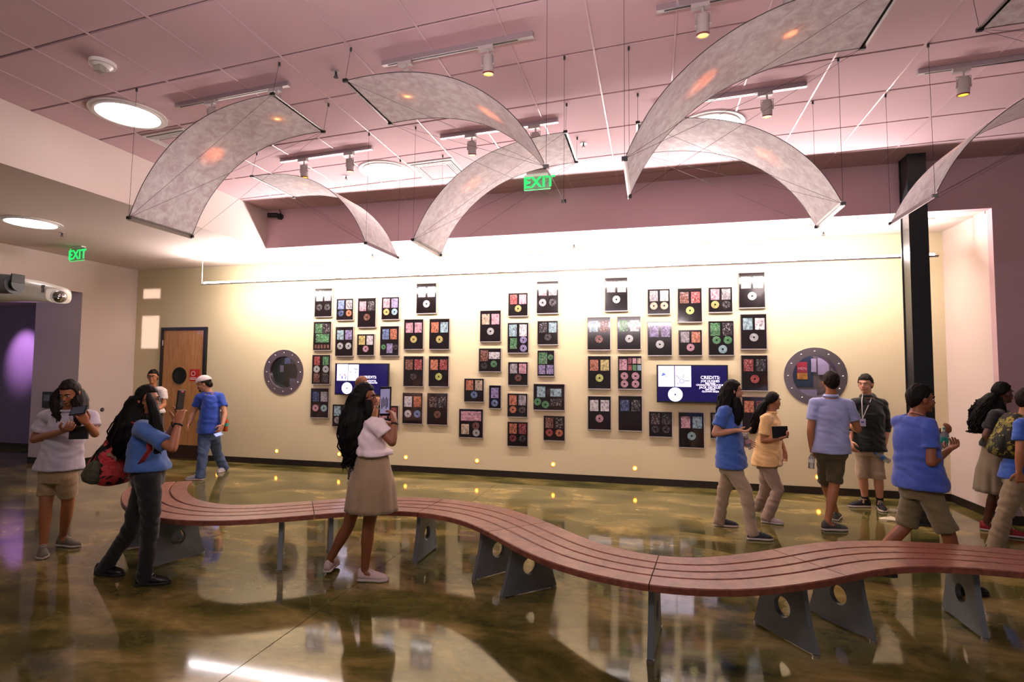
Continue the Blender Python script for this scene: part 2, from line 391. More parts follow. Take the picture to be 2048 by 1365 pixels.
# door with dark frame
dr = bpy.data.objects.new('door_1', None); C.objects.link(dr); struct(dr, 'wooden door with a round black vision panel in a dark frame')
x0, x1, zt = -8.95, -7.93, 2.44
MB().box((x0, -.05, 0), (x0+.055, 0, zt)).box((x1-.055, -.05, 0), (x1, 0, zt)).box((x0+.055, -.05, zt-.055), (x1-.055, 0, zt)).obj('door_frame', M_BLACK, dr, bevel=.004)
MB().box((x0+.055, -.030, .01), (x1-.055, -.002, zt-.055)).obj('door_leaf', M_DOOR, dr, bevel=.002)
MB().box((x0+.07, -.036, .02), (x1-.07, -.030, .27)).obj('kick_plate', mat('brown_kick_plate', '#3a2a22', .35, metal=.5), dr)
b = MB().washer((-8.50, -.03, 1.54), (0, -1, 0), .125, .155, .015).cyl((-8.50, -.030, 1.54), (0, -1, 0), .126, .004, 32)
b.obj('vision_panel', mat('black_gloss', '#0a0d0b', .12), dr, smooth=True)
b = MB()
for z in (.3, 1.25, 2.15): b.cyl((x0+.062, -.056, z-.05), (0, 0, 1), .009, .1, 10)
b.obj('hinge', M_ALU, dr, smooth=True)
MB().box((x1-.13, -.052, .98), (x1-.085, -.03, 1.14)).tube([(x1-.108, -.06, 1.06), (x1-.108, -.085, 1.06), (x1-.2, -.085, 1.06)], .009, 8).obj('door_handle', M_ALU, dr, smooth=True)
sg = thing('door_sign', 'small red square sign with white ring on the wooden door', 'sign', (-8.16, -.032, 1.55))
MB().box((-8.27, -.036, 1.44), (-8.05, -.030, 1.66)).obj('sign_plate', mat('sign_red', '#b01c10', .4), sg)
MB().washer((-8.19, -.036, 1.58), (0, -1, 0), .035, .045, .002, 24).box((-8.26, -.038, 1.47), (-8.12, -.036, 1.485)).box((-8.26, -.038, 1.50), (-8.12, -.036, 1.51)).obj('sign_mark', M_WHITEP, sg)
pl = thing('wall_plate', 'small round grey cover on the pale left wall', 'wall plate', (XL, -.62, 1.05))
pp = onX(204, 820, XL)
MB().cyl((XL, pp.y, pp.z), (1, 0, 0), .035, .012, 20).obj('cover_disc', M_DARKG, pl, smooth=True)
MB().cyl((XL+.012, pp.y, pp.z), (1, 0, 0), .012, .01, 12).obj('button', M_ALU, pl, smooth=True)
pb = onY(98, 800, -1.06)
sb = thing('wall_box', 'square grey control box beside the hall opening', 'box', (pb.x, -1.05, pb.z))
MB().box((pb.x-.11, -1.10, pb.z-.14), (pb.x+.11, -1.05, pb.z+.14)).obj('case', M_DARKG, sb, bevel=.01)
MB().box((pb.x-.07, -1.104, pb.z-.02), (pb.x+.07, -1.10, pb.z+.09)).obj('panel', M_GREY, sb)

# dark steel column
b = MB().box((2.83, -1.42, 0), (3.02, -1.405, ZC)).box((2.83, -1.215, 0), (3.02, -1.20, ZC)).box((2.84, -1.405, 0), (2.855, -1.215, ZC)).box((2.995, -1.405, 0), (3.01, -1.215, ZC))
co = thing('steel_column', 'dark steel column standing in front of the olive wall at right', 'column', (2.925, -1.31, 0))
b.obj('shaft', M_STEELD, co)
MB().box((2.76, -1.47, 0), (3.09, -1.15, .02)).obj('base_plate', M_STEELD, co)
b = MB()
for dx in (-.13, .13):
    for dy in (-.13, .13): b.cyl((2.925+dx, -1.31+dy, .02), (0, 0, 1), .014, .02, 6)
b.obj('anchor_bolt', M_ALU, co)

# portholes
for i, (cx, cz, r, R) in enumerate(POR):
    t = thing('porthole_window', ['steel porthole window left of the frames, near the wooden door', 'steel porthole window right of the frames with papers behind it'][i], 'window', (cx, 0, cz), 'steel portholes in the olive wall')
    MB().washer((cx, 0, cz), (0, -1, 0), r, R, .012, 64).obj('ring', M_BRUSH, t, smooth=True)
    MB().washer((cx, -.002, cz), (0, 1, 0), r-.006, r+.001, .20, 64).obj('sleeve', M_BRUSH, t, smooth=True)
    MB().cyl((cx, .03, cz), (0, 1, 0), r-.004, .008, 48).obj('glass', M_GLASS, t)
    for k in range(12):
        a = 2*PI*k/12; MB().ball((cx+(r+R)/2*math.sin(a), -.013, cz+(r+R)/2*math.cos(a)), (.014, .009, .014), 0, 10, 6).obj('bolt', M_ALU, t, smooth='all')
cx, cz = POR[1][:2]
cx += .15
bn = thing('poster', 'dark blue poster with a red and yellow panel behind the right porthole', 'poster', (cx-.1, .6, cz))
MB().box((cx-.33, .60, cz-.16), (cx-.02, .606, cz+.6)).obj('sheet', mat('poster_blue', '#1c2c4c', .5), bn)
MB().box((cx-.24, .594, cz+.05), (cx-.10, .60, cz+.21)).obj('red_panel', mat('poster_red', '#b5203c', .5), bn)
MB().box((cx-.24, .594, cz-.05), (cx-.10, .60, cz+.045)).obj('yellow_panel', mat('poster_orange', '#d8862a', .5, var=.5, vscale=20), bn)
text_mesh('MEN', .058, mat('poster_pink', '#f0a8b8', .5), bn, (cx-.17, .592, cz+.09))
NP = mat('pinned_paper', '#b49cc0', .7, var=.15, vscale=12)
for k, (dx, dz, w, h, lb) in enumerate([(.03, .32, .24, .26, 'lilac sheet at the top right behind the right porthole'), (.29, .30, .24, .28, 'lilac sheet behind the porthole at its upper right rim'), (.04, .02, .15, .25, 'pale sheet with two dark figures behind the right porthole'), (-.05, .06, .07, .2, 'narrow lilac strip next to the blue poster'), (.22, .02, .2, .24, 'pale sheet hidden behind the polo boy in the porthole'), (-.24, -.30, .26, .10, 'row of small white notes under the blue poster'), (-.48, -.2, .14, .4, 'lilac sheet left of the blue poster')]):
    o = MB().box((cx+dx, .585, cz+dz), (cx+dx+w, .589, cz+dz+h)).obj('paper_sheet', NP, org=(cx+dx, .6, cz+dz)); tag(o, lb, 'paper', 'papers behind the right porthole')
struct(MB().box((cx-.85, .606, cz-.62), (cx+.7, .64, cz+.75)).obj('wall_pin_board', mat('pin_board', '#6e5a5c', .8)))
area('pin_board_fill', (cx, .35, 2.45), (cx, .62, 1.5), .8, .1, 16, (1, .85, .95))  # added fill inside the room, no fixture, brightens the pinned papers
cx, cz = POR[0][:2]; cx -= .42
for k, (dx, dz, w, h, lb) in enumerate([(-.02, .16, .13, .14, 'blue and white picture sheet behind the left porthole, upper middle'), (.13, .16, .16, .14, 'picture sheet with dark bars behind the left porthole, upper right'), (-.12, 0, .08, .13, 'small mauve note behind the left porthole'), (.10, -.25, .12, .13, 'mauve note at the bottom of the left porthole')]):
    o = MB().box((cx+dx-.1, .75, cz+dz), (cx+dx+w-.1, .754, cz+dz+h)).obj('paper_sheet', [mat('note_blue', '#7c86b8', .6, var=.6, vscale=25), mat('note_dark', '#7a6470', .6, var=.7, vscale=30), NP, NP][k], org=(cx+dx, .75, cz+dz)); tag(o, lb, 'paper', 'papers behind the left porthole')
bl = thing('window_blind', 'pale slatted blind seen low inside the left porthole', 'blind', (cx-.35, .6, cz-.2))
for k in range(7): MB().box((cx-.62, .60, cz-.30+k*.055), (cx-.22, .64, cz-.275+k*.055)).obj('slat', mat('blind_slat', '#c9a79c', .5), bl)
area('blind_lamp', (cx-.2, .3, 2.45), (cx-.2, .7, 1.5), .5, .1, 5, (1, .85, .9))
# ================================================================ CEILING FITTINGS
def emis(name, col, s, rough=.4):
    return mat(name, col, rough, emit=s)
M_DIFF = emis('opal_diffuser_lit', '#fff0ee', DIFF_POWER); M_TUBE = emis('fluorescent_tube_lit', '#fff1e6', BAR_POWER)
M_AMB = emis('amber_lens_lit', '#ff9a18', 5); M_FOOT = emis('amber_foot_lens_lit', '#ffc850', FOOT_POWER); M_FOOTR = emis('amber_foot_rim_lit', '#ff9410', 1.6)
M_EXIT = emis('green_exit_letter_lit', '#12d060', 1.6)
for k, (x, y, z, lb) in enumerate([(-4.97, -4.28, ZC, 'large round ceiling light nearest the left soffit, above the first sail'), (-3.21, -2.30, ZC, 'round ceiling light beside the square air vent'),
        (.59, -2.71, ZC, 'round ceiling light half hidden behind the crossing sails at right'), (-7.84, -3.13, ZS, 'round light in the low side ceiling at far left'),
        ]):
    t = thing('ceiling_light', lb, 'ceiling light', (x, y, z), 'round opal ceiling lights')
    MB().washer((x, y, z), (0, 0, -1), .285, .33, .012, 48).washer((x, y, z), (0, 0, -1), .27, .29, .022, 48).obj('trim_ring', M_WHITEP, t, smooth=True)
    MB().cyl((x, y, z-.002), (0, 0, -1), .272, .008, 48).obj('diffuser', M_DIFF, t)

def square_vent(x0, x1, y0, y1, lb):
    cx, cy = (x0+x1)/2, (y0+y1)/2; t = thing('air_vent', lb, 'vent', (cx, cy, ZC), 'square ceiling air diffusers')
    w, h = (x1-x0)/2, (y1-y0)/2
    def frame(s0, s1, z0, z1, nm, m):
        b = MB(); v = []
        for s, z in ((s1, z0), (s1, z1), (s0, z1), (s0, z0)): v += [(cx+a*s*w, cy+c*s*h + SH*(a*s*w), z) for a, c in ((-1, -1), (1, -1), (1, 1), (-1, 1))]
        f = []
        for q in range(4):
            for k in range(4): l = (k+1) % 4; f.append((q*4+k, q*4+l, ((q+1) % 4)*4+l, ((q+1) % 4)*4+k))
        b.add(v, f); return b.obj(nm, m, t)
    frame(.93, 1.0, ZC-.012, ZC-.001, 'frame', M_WHITEP)
    frame(.60, .94, ZC-.004, ZC-.002, 'throat', M_BLACK)
    for s in (.66, .75, .84): frame(s, s+.035, ZC-.022, ZC-.006, 'louvre', M_WHITEP)
    frame(.02, .60, ZC-.02, ZC-.006, 'centre_panel', M_TILE)
square_vent(-2.85, -2.26, -2.68+.2, -1.98+.2-.02, 'square louvred air vent beside the round light, centre of ceiling')
square_vent(-5.29, -4.71, -3.87+.0, -3.25, 'square air vent partly hidden behind the large left sail')

# sprinklers, detector, security camera
def sprinkler(x, y, z, lb):
    t = thing('sprinkler', lb, 'sprinkler', (x, y, z), 'ceiling sprinklers')
    MB().cyl((x, y, z), (0, 0, -1), .035, .006, 20).obj('escutcheon', M_ALU, t, smooth=True)
    MB().cyl((x, y, z-.006), (0, 0, -1), .010, .03, 10).cyl((x, y, z-.05), (0, 0, -1), .02, .003, 14).tube([(x-.01, y, z-.03), (x-.014, y, z-.05)], .003, 6).tube([(x+.01, y, z-.03), (x+.014, y, z-.05)], .003, 6).obj('head', M_DARKG, t, smooth=True)
for (px, py, z, lb) in [(672, 143, ZC, 'sprinkler between the left sail and the middle sail'), (1167, 287, ZC, 'sprinkler above the middle small sail tip'), (692, 352, ZC, 'sprinkler left of the middle round light'), (124, 466, ZS, 'sprinkler in the low ceiling left of the exit sign'),
        (745, 508, ZS, 'sprinkler above the light bar, left of the middle'), (1148, 489, ZS, 'sprinkler above the light bar, near its centre'), (1647, 464, ZS, 'sprinkler above the light bar at right')]:
    p = onZ(px, py, z); sprinkler(p.x, p.y, z, lb)
p = onZ(205, 125, ZC)
t = thing('smoke_detector', 'white smoke detector with clear strobe at upper left of ceiling', 'smoke detector', p)
MB().cyl(p, (0, 0, -1), .095, .03, 28).cyl(p+Vector((0, 0, -.03)), (0, 0, -1), .075, .025, 28, 0, .05).obj('base', M_WHITEP, t, smooth=True)
MB().box(p+Vector((-.02, -.06, -.1)), p+Vector((.05, 0, -.045))).obj('strobe_lens', mat('strobe_clear', '#c9c4ba', .1, trans=.6), t, bevel=.006)
p = onY(562, 434, YF)
t = thing('security_camera', 'small black security camera on the fascia wall', 'camera', p)
MB().cyl(p, (0, -1, 0), .05, .03, 20).tube([p+Vector((0, -.03, 0)), p+Vector((-.03, -.08, .0))], .018, 10).obj('mount', M_DARKG, t, smooth=True)
MB().tube([p+Vector((.01, -.09, .0)), p+Vector((-.12, -.15, -.01))], [.036, .036], 16).obj('housing', M_BLACK, t, smooth=True)
MB().cyl(p+Vector((-.12, -.15, -.01)), (-.13, -.06, -.01), .028, .006, 16).obj('lens', mat('lens_glass', '#1a1d26', .05), t)
MB().tube([p+Vector((0, -.01, .04)), p+Vector((-.01, -.01, .09)), p+Vector((-.03, -.01, ZC-p.z))], .006, 6).obj('cable', M_BLACK, t)

# exit signs
def exit_sign(c, w, h, zc, nx, lb, arrow):
    t = thing('exit_sign', lb, 'exit sign', (c[0], c[1], zc), 'green exit signs')
    ax = Vector((nx[0], nx[1], 0)).normalized(); n = Vector((ax.y, -ax.x, 0))
    T = Matrix.Translation((c[0], c[1], c[2])) @ Matrix((ax, -n, (0, 0, 1))).transposed().to_4x4()
    MB().box((-w/2, -.003, -h/2), (w/2, .003, h/2), 0, T).obj('glass_panel', mat('pale_green_glass', '#9fc0a8', .08, alpha=.55), t)
    MB().box((-w*.42, -.03, h/2), (w*.42, .03, zc-c[2]), 0, T).obj('canopy', M_WHITEP, t)
    MB().box((-w/2, -.006, -h/2-.006), (w/2, .006, -h/2), 0, T).box((-w/2-.006, -.006, -h/2), (-w/2, .006, h/2), 0, T).obj('lit_edge', M_EXIT, t)
    o = text_mesh('EXIT', h*1.02, M_EXIT, t, (0, 0, 0), name='exit_letters', bold=.004, sp=1.02, depth=.001)
    o.location = Vector(c) + n*.006 - Vector(t['_o']) + Vector((0, 0, -h*.36)) + ax*(.02 if arrow else 0)
    o.rotation_euler = (PI/2, 0, math.atan2(ax.y, ax.x))
    if arrow:
        MB().tube([T @ Vector((-w*.40, -.006, h*.14)), T @ Vector((-w*.47, -.006, 0)), T @ Vector((-w*.40, -.006, -h*.14))], .006, 6).obj('arrow', M_EXIT, t)
zz = onY(1075, 364, -1.85).z
p = onY(1075, 364, -1.85); exit_sign(p, .33, .19, ZC, (1, -.02), 'green EXIT sign with left arrow hanging behind the middle sail tip', True)
p = onX(155, 509, -8.7); exit_sign(p, .33, .2, ZS, (.985, -.12), 'green EXIT sign under the low ceiling at far left', False)

# pendant light bar
lb = thing('pendant_light_bar', 'long thin linear pendant light in front of the olive wall', 'pendant light', (-2.1, -.745, ZS))
zb = 3.10
MB().box((-7.40, -.765, zb-.012), (3.4, -.725, zb+.008)).obj('housing', M_ALU, lb)
x = -7.36
while x < 3.3:
    MB().tube([(x, -.745, zb+.024), (min(x+1.22, 3.36), -.745, zb+.024)], .015, 10).obj('tube_lamp', M_TUBE, lb); x += 1.34 if x > -7.3 else 1.27
for k in range(9):
    px = -7.40+k*1.335
    MB().box((px-.075, -.81, ZS-.022), (px+.075, -.68, ZS)).obj('ceiling_plate', M_WHITEP, lb, bevel=.004)
    MB().tube([(px, -.745, zb), (px, -.745, ZS-.02)], .006, 8).obj('stem', M_ALU if k else M_WHITEP, lb)
area('bar_light', (-2.05, -.745, zb+.045), (-2.05, -3.0, 5.2), 10.6, .05, 280, (1, .86, .86))
area('bar_light', (-2.05, -.745, zb+.047), (-2.05, -.745, 9), 10.6, .04, 260, (1, .90, .88))
area('bar_light', (-2.05, -.72, zb-.02), (-2.05, .45, 1.2), 10.6, .05, 175, (1, .88, .80))

# track lights
HEADS = []
def track(xa, xb, y, heads, lb):
    xm = (xa+xb)/2; t = thing('track_light', lb, 'track light', (xm, y, ZC), 'ceiling track lights')
    yy = lambda x: y + SH*(x-xm)
    b = MB(); d = Vector((1, SH, 0)).normalized(); q = Vector((-SH, 1, 0)).normalized()
    a0, a1 = Vector((xa, yy(xa), 0)), Vector((xb, yy(xb), 0))
    def bar(w, z0, z1, c0, c1): return [[c0-q*w+Vector((0, 0, z0)), c0+q*w+Vector((0, 0, z0)), c0+q*w+Vector((0, 0, z1)), c0-q*w+Vector((0, 0, z1))], [c1-q*w+Vector((0, 0, z0)), c1+q*w+Vector((0, 0, z0)), c1+q*w+Vector((0, 0, z1)), c1-q*w+Vector((0, 0, z1))]]
    MB().loft(bar(.018, ZC-.04, ZC-.002, a0, a1)).obj('track', M_ALU, t)
    MB().loft(bar(.006, ZC-.0415, ZC-.0395, a0+d*.05, a1-d*.12)).obj('track_slot', M_BLACK, t)
    for hx, lit in heads:
        c = Vector((hx, yy(hx), 0)); z = ZC-.04
        h = MB().loft(bar(.020, z-.03, z, c-d*.075, c+d*.045)).cyl(c+Vector((0, 0, z-.03)), (0, 0, -1), .008, .035, 8).tube([c+d*.048+Vector((0, 0, z-.14)), c+d*.05+Vector((0, 0, z-.065)), c-d*.05+Vector((0, 0, z-.065)), c-d*.048+Vector((0, 0, z-.14))], .004, 6).obj('lamp_arm', M_HEAD, t, smooth=True)
        ht = c + Vector((0, 0, z-.075)); ax = Vector((0.0, .12, -1)).normalized()
        hd = MB().tube([ht, ht+ax*.012, ht+ax*.135], [.036, .044, .043], 20).cyl(ht+ax*.07-d*.054, d, .012, .108, 10).obj('lamp_head', M_HEAD, t, smooth=True)
        ln = MB().cyl(ht+ax*.134, ax, .034, .004, 20).obj('lamp_lens', M_AMB, t)
        MB().washer(ht+ax*.13, ax, .034, .0435, .010, 20).obj('lamp_rim', mat('amber_rim', '#6a2408', .4), t)
        if lit: spot('track_spot', ht+ax*.15, ht+ax*1.2, SPOT_POWER*lit, (1, .24, .08), .8, 1, .03)
def hx(px, py): return onZ(px, py, ZC-.15).x
track(-4.34, -3.04, -4.39, [(hx(414, 220), 1), (hx(537, 190), 1)], 'track light above the large left sail, over its upper end')
track(-2.10, -.83, -4.585, [(hx(805, 140), 1), (hx(969, 107), .6)], 'track light at the top, two amber heads above the middle sail')
track(-4.26, -3.01, -2.97, [(hx(592, 328), .4), (hx(690, 318), .4)], 'track light above the small white sail at left')
track(-2.16, -.88, -3.155, [(hx(937, 282), .5), (hx(1067, 265), .5)], 'track light between the vent and the middle sail tip')
track(.04, 1.31, -3.34, [(hx(1537, 203), .5)], 'track light with one head seen between the two right sails')
track(2.14, 3.42, -3.44, [(hx(1942, 150), .5), (3.2, .4)], 'track light at the right edge of the ceiling')
track(.05, 1.32, -4.76, [(hx(1407, 30), .6), (hx(1583, 5), 1)], 'track light at the top edge above the big right sail')

# sails
SZ = [(0, 2.98), (.04, 3.13), (.09, 3.26), (.18, 3.43), (.30, 3.59), (.43, 3.71), (.57, 3.79), (.72, 3.84), (.87, 3.86), (1, 3.86)]
def zprof(s):
    for (a, za), (b, zb_) in zip(SZ, SZ[1:]):
        if s <= b: return za + (zb_-za)*(s-a)/(b-a)
    return SZ[-1][1]
zs_s = [zprof(i/32) for i in range(33)]
for _ in range(3): zs_s = [zs_s[0]] + [(zs_s[i-1]+2*zs_s[i]+zs_s[i+1])/4 for i in range(1, 32)] + [zs_s[-1]]
def sail(xl, xh, yl, yh, lb):
    """yl, yh: (near, far) y at the low and the high end"""
    t = thing('suspended_sail', lb, 'sail', ((xl+xh)/2, (yl[0]+yh[1])/2, 3.5), 'curved fabric sails hung from the ceiling')
    n, m = 32, 6
    def P(s, u, dz=0):
        x = xl+(xh-xl)*s; ya = yl[0]+(yh[0]-yl[0])*s; yb = yl[1]+(yh[1]-yl[1])*s
        return Vector((x, ya+(yb-ya)*u, zs_s[int(round(s*n))] + dz))
    b = MB(); rings = []
    for i in range(n+1):
        s = i/n; rings.append([P(s, j/m) for j in range(m+1)] + [P(s, j/m, .002) for j in range(m, -1, -1)])
    b.loft(rings); b.obj('fabric', M_SAIL, t, smooth=True)
    for u in (0, 1): MB().tube([P(i/n, u) for i in range(n+1)], .0028, 6).obj('edge_rod', M_DARKG, t, smooth='all')
    for s, w in ((0, .05), (1, .035)):
        d = (P(1/n, 0)-P(0, 0)).normalized() if s == 0 else (P(1, 0)-P((n-1)/n, 0)).normalized()
        c0, c1 = P(s, -.01), P(s, 1.01); dd = d*w*(-1 if s == 0 else 1)*.5; up_ = Vector((0, 0, .006))
        MB().loft([[c0-dd, c0+dd, c0+dd+up_, c0-dd+up_], [c1-dd, c1+dd, c1+dd+up_, c1-dd+up_]]).obj('end_batten', M_ALU, t)
        for u in (0.0, 1.0):
            c = P(s, u); MB().box(c-Vector((.018, .010, .012)), c+Vector((.018, .010, .012))).obj('corner_clamp', M_BLACK, t)
            top = Vector((c.x, c.y + (.07 if s == 1 else .02), ZC))
            MB().tube([c, top], .0016, 5).cyl(top, (0, 0, -1), .009, .03, 8).obj('hanging_cable', M_DARKG, t)
    for u in (0.0, 1.0): MB().tube([P(0, u), P(1, u)], .0013, 5).obj('tension_wire', M_DARKG, t)
    MB().tube([P(0, 0), P(1, 1)], .0013, 5).obj('tension_wire', M_DARKG, t)
sail(-4.445, -2.93, (-4.68, -3.99), (-4.79, -4.08), 'large mottled curved sail at left, nearest the camera on that side')
sail(-.655, -2.25, (-5.04, -4.29), (-4.84, -4.09), 'curved sail at top centre falling to the right over the exit sign')
sail(-2.335, -.755, (-3.38, -2.62), (-3.56, -2.80), 'curved sail at centre falling to the left towards the wall')
sail(-2.88, -4.41, (-3.35, -2.60), (-3.22, -2.45), 'small pale curved sail behind the large left sail, falling right')
sail(-.155, 1.40, (-5.06, -4.30), (-5.15, -4.40), 'large curved sail at upper right reaching out of the top of the picture')
sail(1.455, -.105, (-3.75, -3.03), (-3.60, -2.87), 'curved sail below the upper right one, falling right in front of the fascia')
sail(2.05, 3.62, (-3.81, -3.02), (-3.92, -3.12), 'curved sail at the right edge crossing the dark column')
sail(3.62, 2.05, (-5.35, -4.60), (-5.20, -4.45), 'dark end of a sail in the upper right corner of the picture')

# projector fittings at far left
def P3(px, py, y): return onY(px, py, y)
yp = -3.2
t = thing('projector', 'white streamlined ceiling projector at the left edge', 'projector', P3(60, 575, yp))
a, bb, c_, d_ = P3(118, 578, yp), P3(40, 562, yp), P3(-60, 560, yp), P3(-200, 566, yp)
prof = [(126, 579, 590), (118, 574, 607), (70, 561, 605), (30, 556, 604), (-40, 552, 604), (-140, 556, 600)]
rings = []
for px, pt, pb_ in prof:
    A, B = P3(px, pt, yp), P3(px, pb_, yp); cc = (A+B)/2; hz = (A.z-B.z)/2; hy = hz*1.5
    rings.append([cc + Vector((0, hy*math.cos(q)*(abs(math.cos(q))**-.35 if abs(math.cos(q)) > .01 else 1), hz*math.sin(q)*(abs(math.sin(q))**-.35 if abs(math.sin(q)) > .01 else 1))) for q in (2*PI*k/20+.08 for k in range(20))])
MB().loft(rings).obj('body', mat('glossy_white_shell', '#e6e2d8', .25), t, smooth=True)
lc = P3(118, 594, yp-.18)
MB().ball(lc, (.075, .075, .075), 0, 20, 12).obj('lens_dome', mat('chrome_lens', '#b9b6b4', .08, metal=1), t, smooth='all')
MB().washer(lc+Vector((-.01, 0, 0)), (1, -.3, 0), .07, .082, .02, 28).obj('lens_ring', M_WHITEP, t, smooth=True)
for k in range(3):
    for q in (0, 1):
        v = P3(84+k*2.4, 574+q*8, yp-.215)
        MB().box(v-Vector((.006, .004, .022)), v+Vector((.006, .004, .022))).obj('vent_slot', M_DARKG, t)
MB().tube([P3(-60, 556, yp), Vector((P3(-60, 556, yp).x, yp, ZS))], .03, 12).obj('ceiling_pole', M_WHITEP, t, smooth=True)
area('projector_fill', P3(60, 640, -4.2)+Vector((0, 0, -.3)), P3(60, 585, yp), .3, .1, 3, (1, .95, .85))  # unseen fill aimed at the projector body, not part of it
yp = -5.0
t = thing('spotlight', 'grey cylindrical spotlight hanging at the left edge in front of the white projector', 'spotlight', P3(20, 570, yp))
MB().tube([P3(-60, 566, yp), P3(5, 568, yp), P3(30, 569, yp)], [.07, .085, .08], 20).obj('body', M_GREY, t, smooth=True)
MB().cyl(P3(28, 569, yp), (1, .1, 0), .055, .04, 20).obj('nose', M_BLACK, t, smooth=True)
MB().box(P3(36, 556, yp)-Vector((.006, .05, .04)), P3(36, 556, yp)+Vector((.006, .05, .03))).obj('shutter', M_BLACK, t)
MB().tube([P3(-30, 560, yp), Vector((P3(-30, 560, yp).x, yp, ZS))], .015, 10).obj('hanger', M_DARKG, t)

# foot lights in the olive wall
for k in range(10):
    x = -7.62+1.2278*k
    side = ['beside the wooden door', 'under the left porthole', 'under the left television', 'just right of the left television cluster', 'left of the middle group of frames', 'under the middle group of frames', 'under the gap right of the middle frames', 'behind the walking girl in blue', 'beside the boy in the pale blue polo', 'behind the walking boy near the column'][k]
    t = thing('foot_light', 'small amber foot light low in the wall ' + side, 'wall light', (x, 0, .235), 'amber foot lights along the olive wall')
    MB().washer((x, 0, .235), (0, -1, 0), .024, .034, .006, 24).obj('rim', M_FOOTR, t, smooth=True)
    MB().cyl((x, 0, .235), (0, -1, 0), .025, .004, 20).obj('lens', M_FOOT, t)

# ================================================================ FRAMED DISPLAYS
PAL = dict(w='#d5cdd6', g='#9a929c', k='#3a3038', r='#b02a2c', o='#c8642a', y='#c9b24a', b='#5a7cba', c='#88b4c4', p='#8a78b8', m='#d08aa0', n='#7a4030', e='#3f8a50', t='#c4a88a', s='#b4b4b8', l='#ccd048', d='#4a3434', u='#2c4a86', x='#8e1c2e')
M_MAT = mat('black_mat_under_glass', '#171013', .12, coat=.6, spec=.6)
M_FRAME = mat('silver_frame_metal', '#c3b8b8', .35, metal=.6)
M_FRAME2 = mat('thin_dark_frame', '#6f6468', .35, metal=.5)
M_HUB = mat('disc_hub', '#15101a', .25)
_ub = MB().box((-.5, -.5, -.5), (.5, .5, .5)); UNIT = _ub.mesh('cover_card', [M_COVER])
UD = MB().washer((0, .5, 0), (0, -1, 0), .12, .5, 1.0, 28).mesh('disc', [M_DISC]); UH = MB().washer((0, .5, 0), (0, -1, 0), .06, .15, .9, 20).mesh('disc_hub', [M_ALU])
def art(parent, me, name, x, z, w, h, col, dep=.003, y=-.036):
    o = bpy.data.objects.new(name, me); C.objects.link(o); o.parent = parent
    po = Vector(parent['_o']); o.location = Vector((x, y, z))-po; o.scale = (w, dep, h)
    c = list(lin(PAL[col])); g_ = sum(c[:3])/3; c = [q*.72+g_*.28 for q in c[:3]]; f = random.uniform(.8, 1.0); o.color = [min(1, q*f) for q in c[:3]]+[1]
    return o
A = lambda x0, y0, x1, y1: (600+x0/3.69, 530+y0/3.69, 600+x1/3.69, 530+y1/3.69)
B = lambda x0, y0, x1, y1: (900+x0/3.689, 530+y0/3.689, 900+x1/3.689, 530+y1/3.689)
Cc = lambda x0, y0, x1, y1: (1150+x0/3.689, 530+y0/3.689, 1150+x1/3.689, 530+y1/3.689)
D = lambda x0, y0, x1, y1: (1400+x0/3.69, 530+y0/3.69, 1400+x1/3.69, 530+y1/3.69)
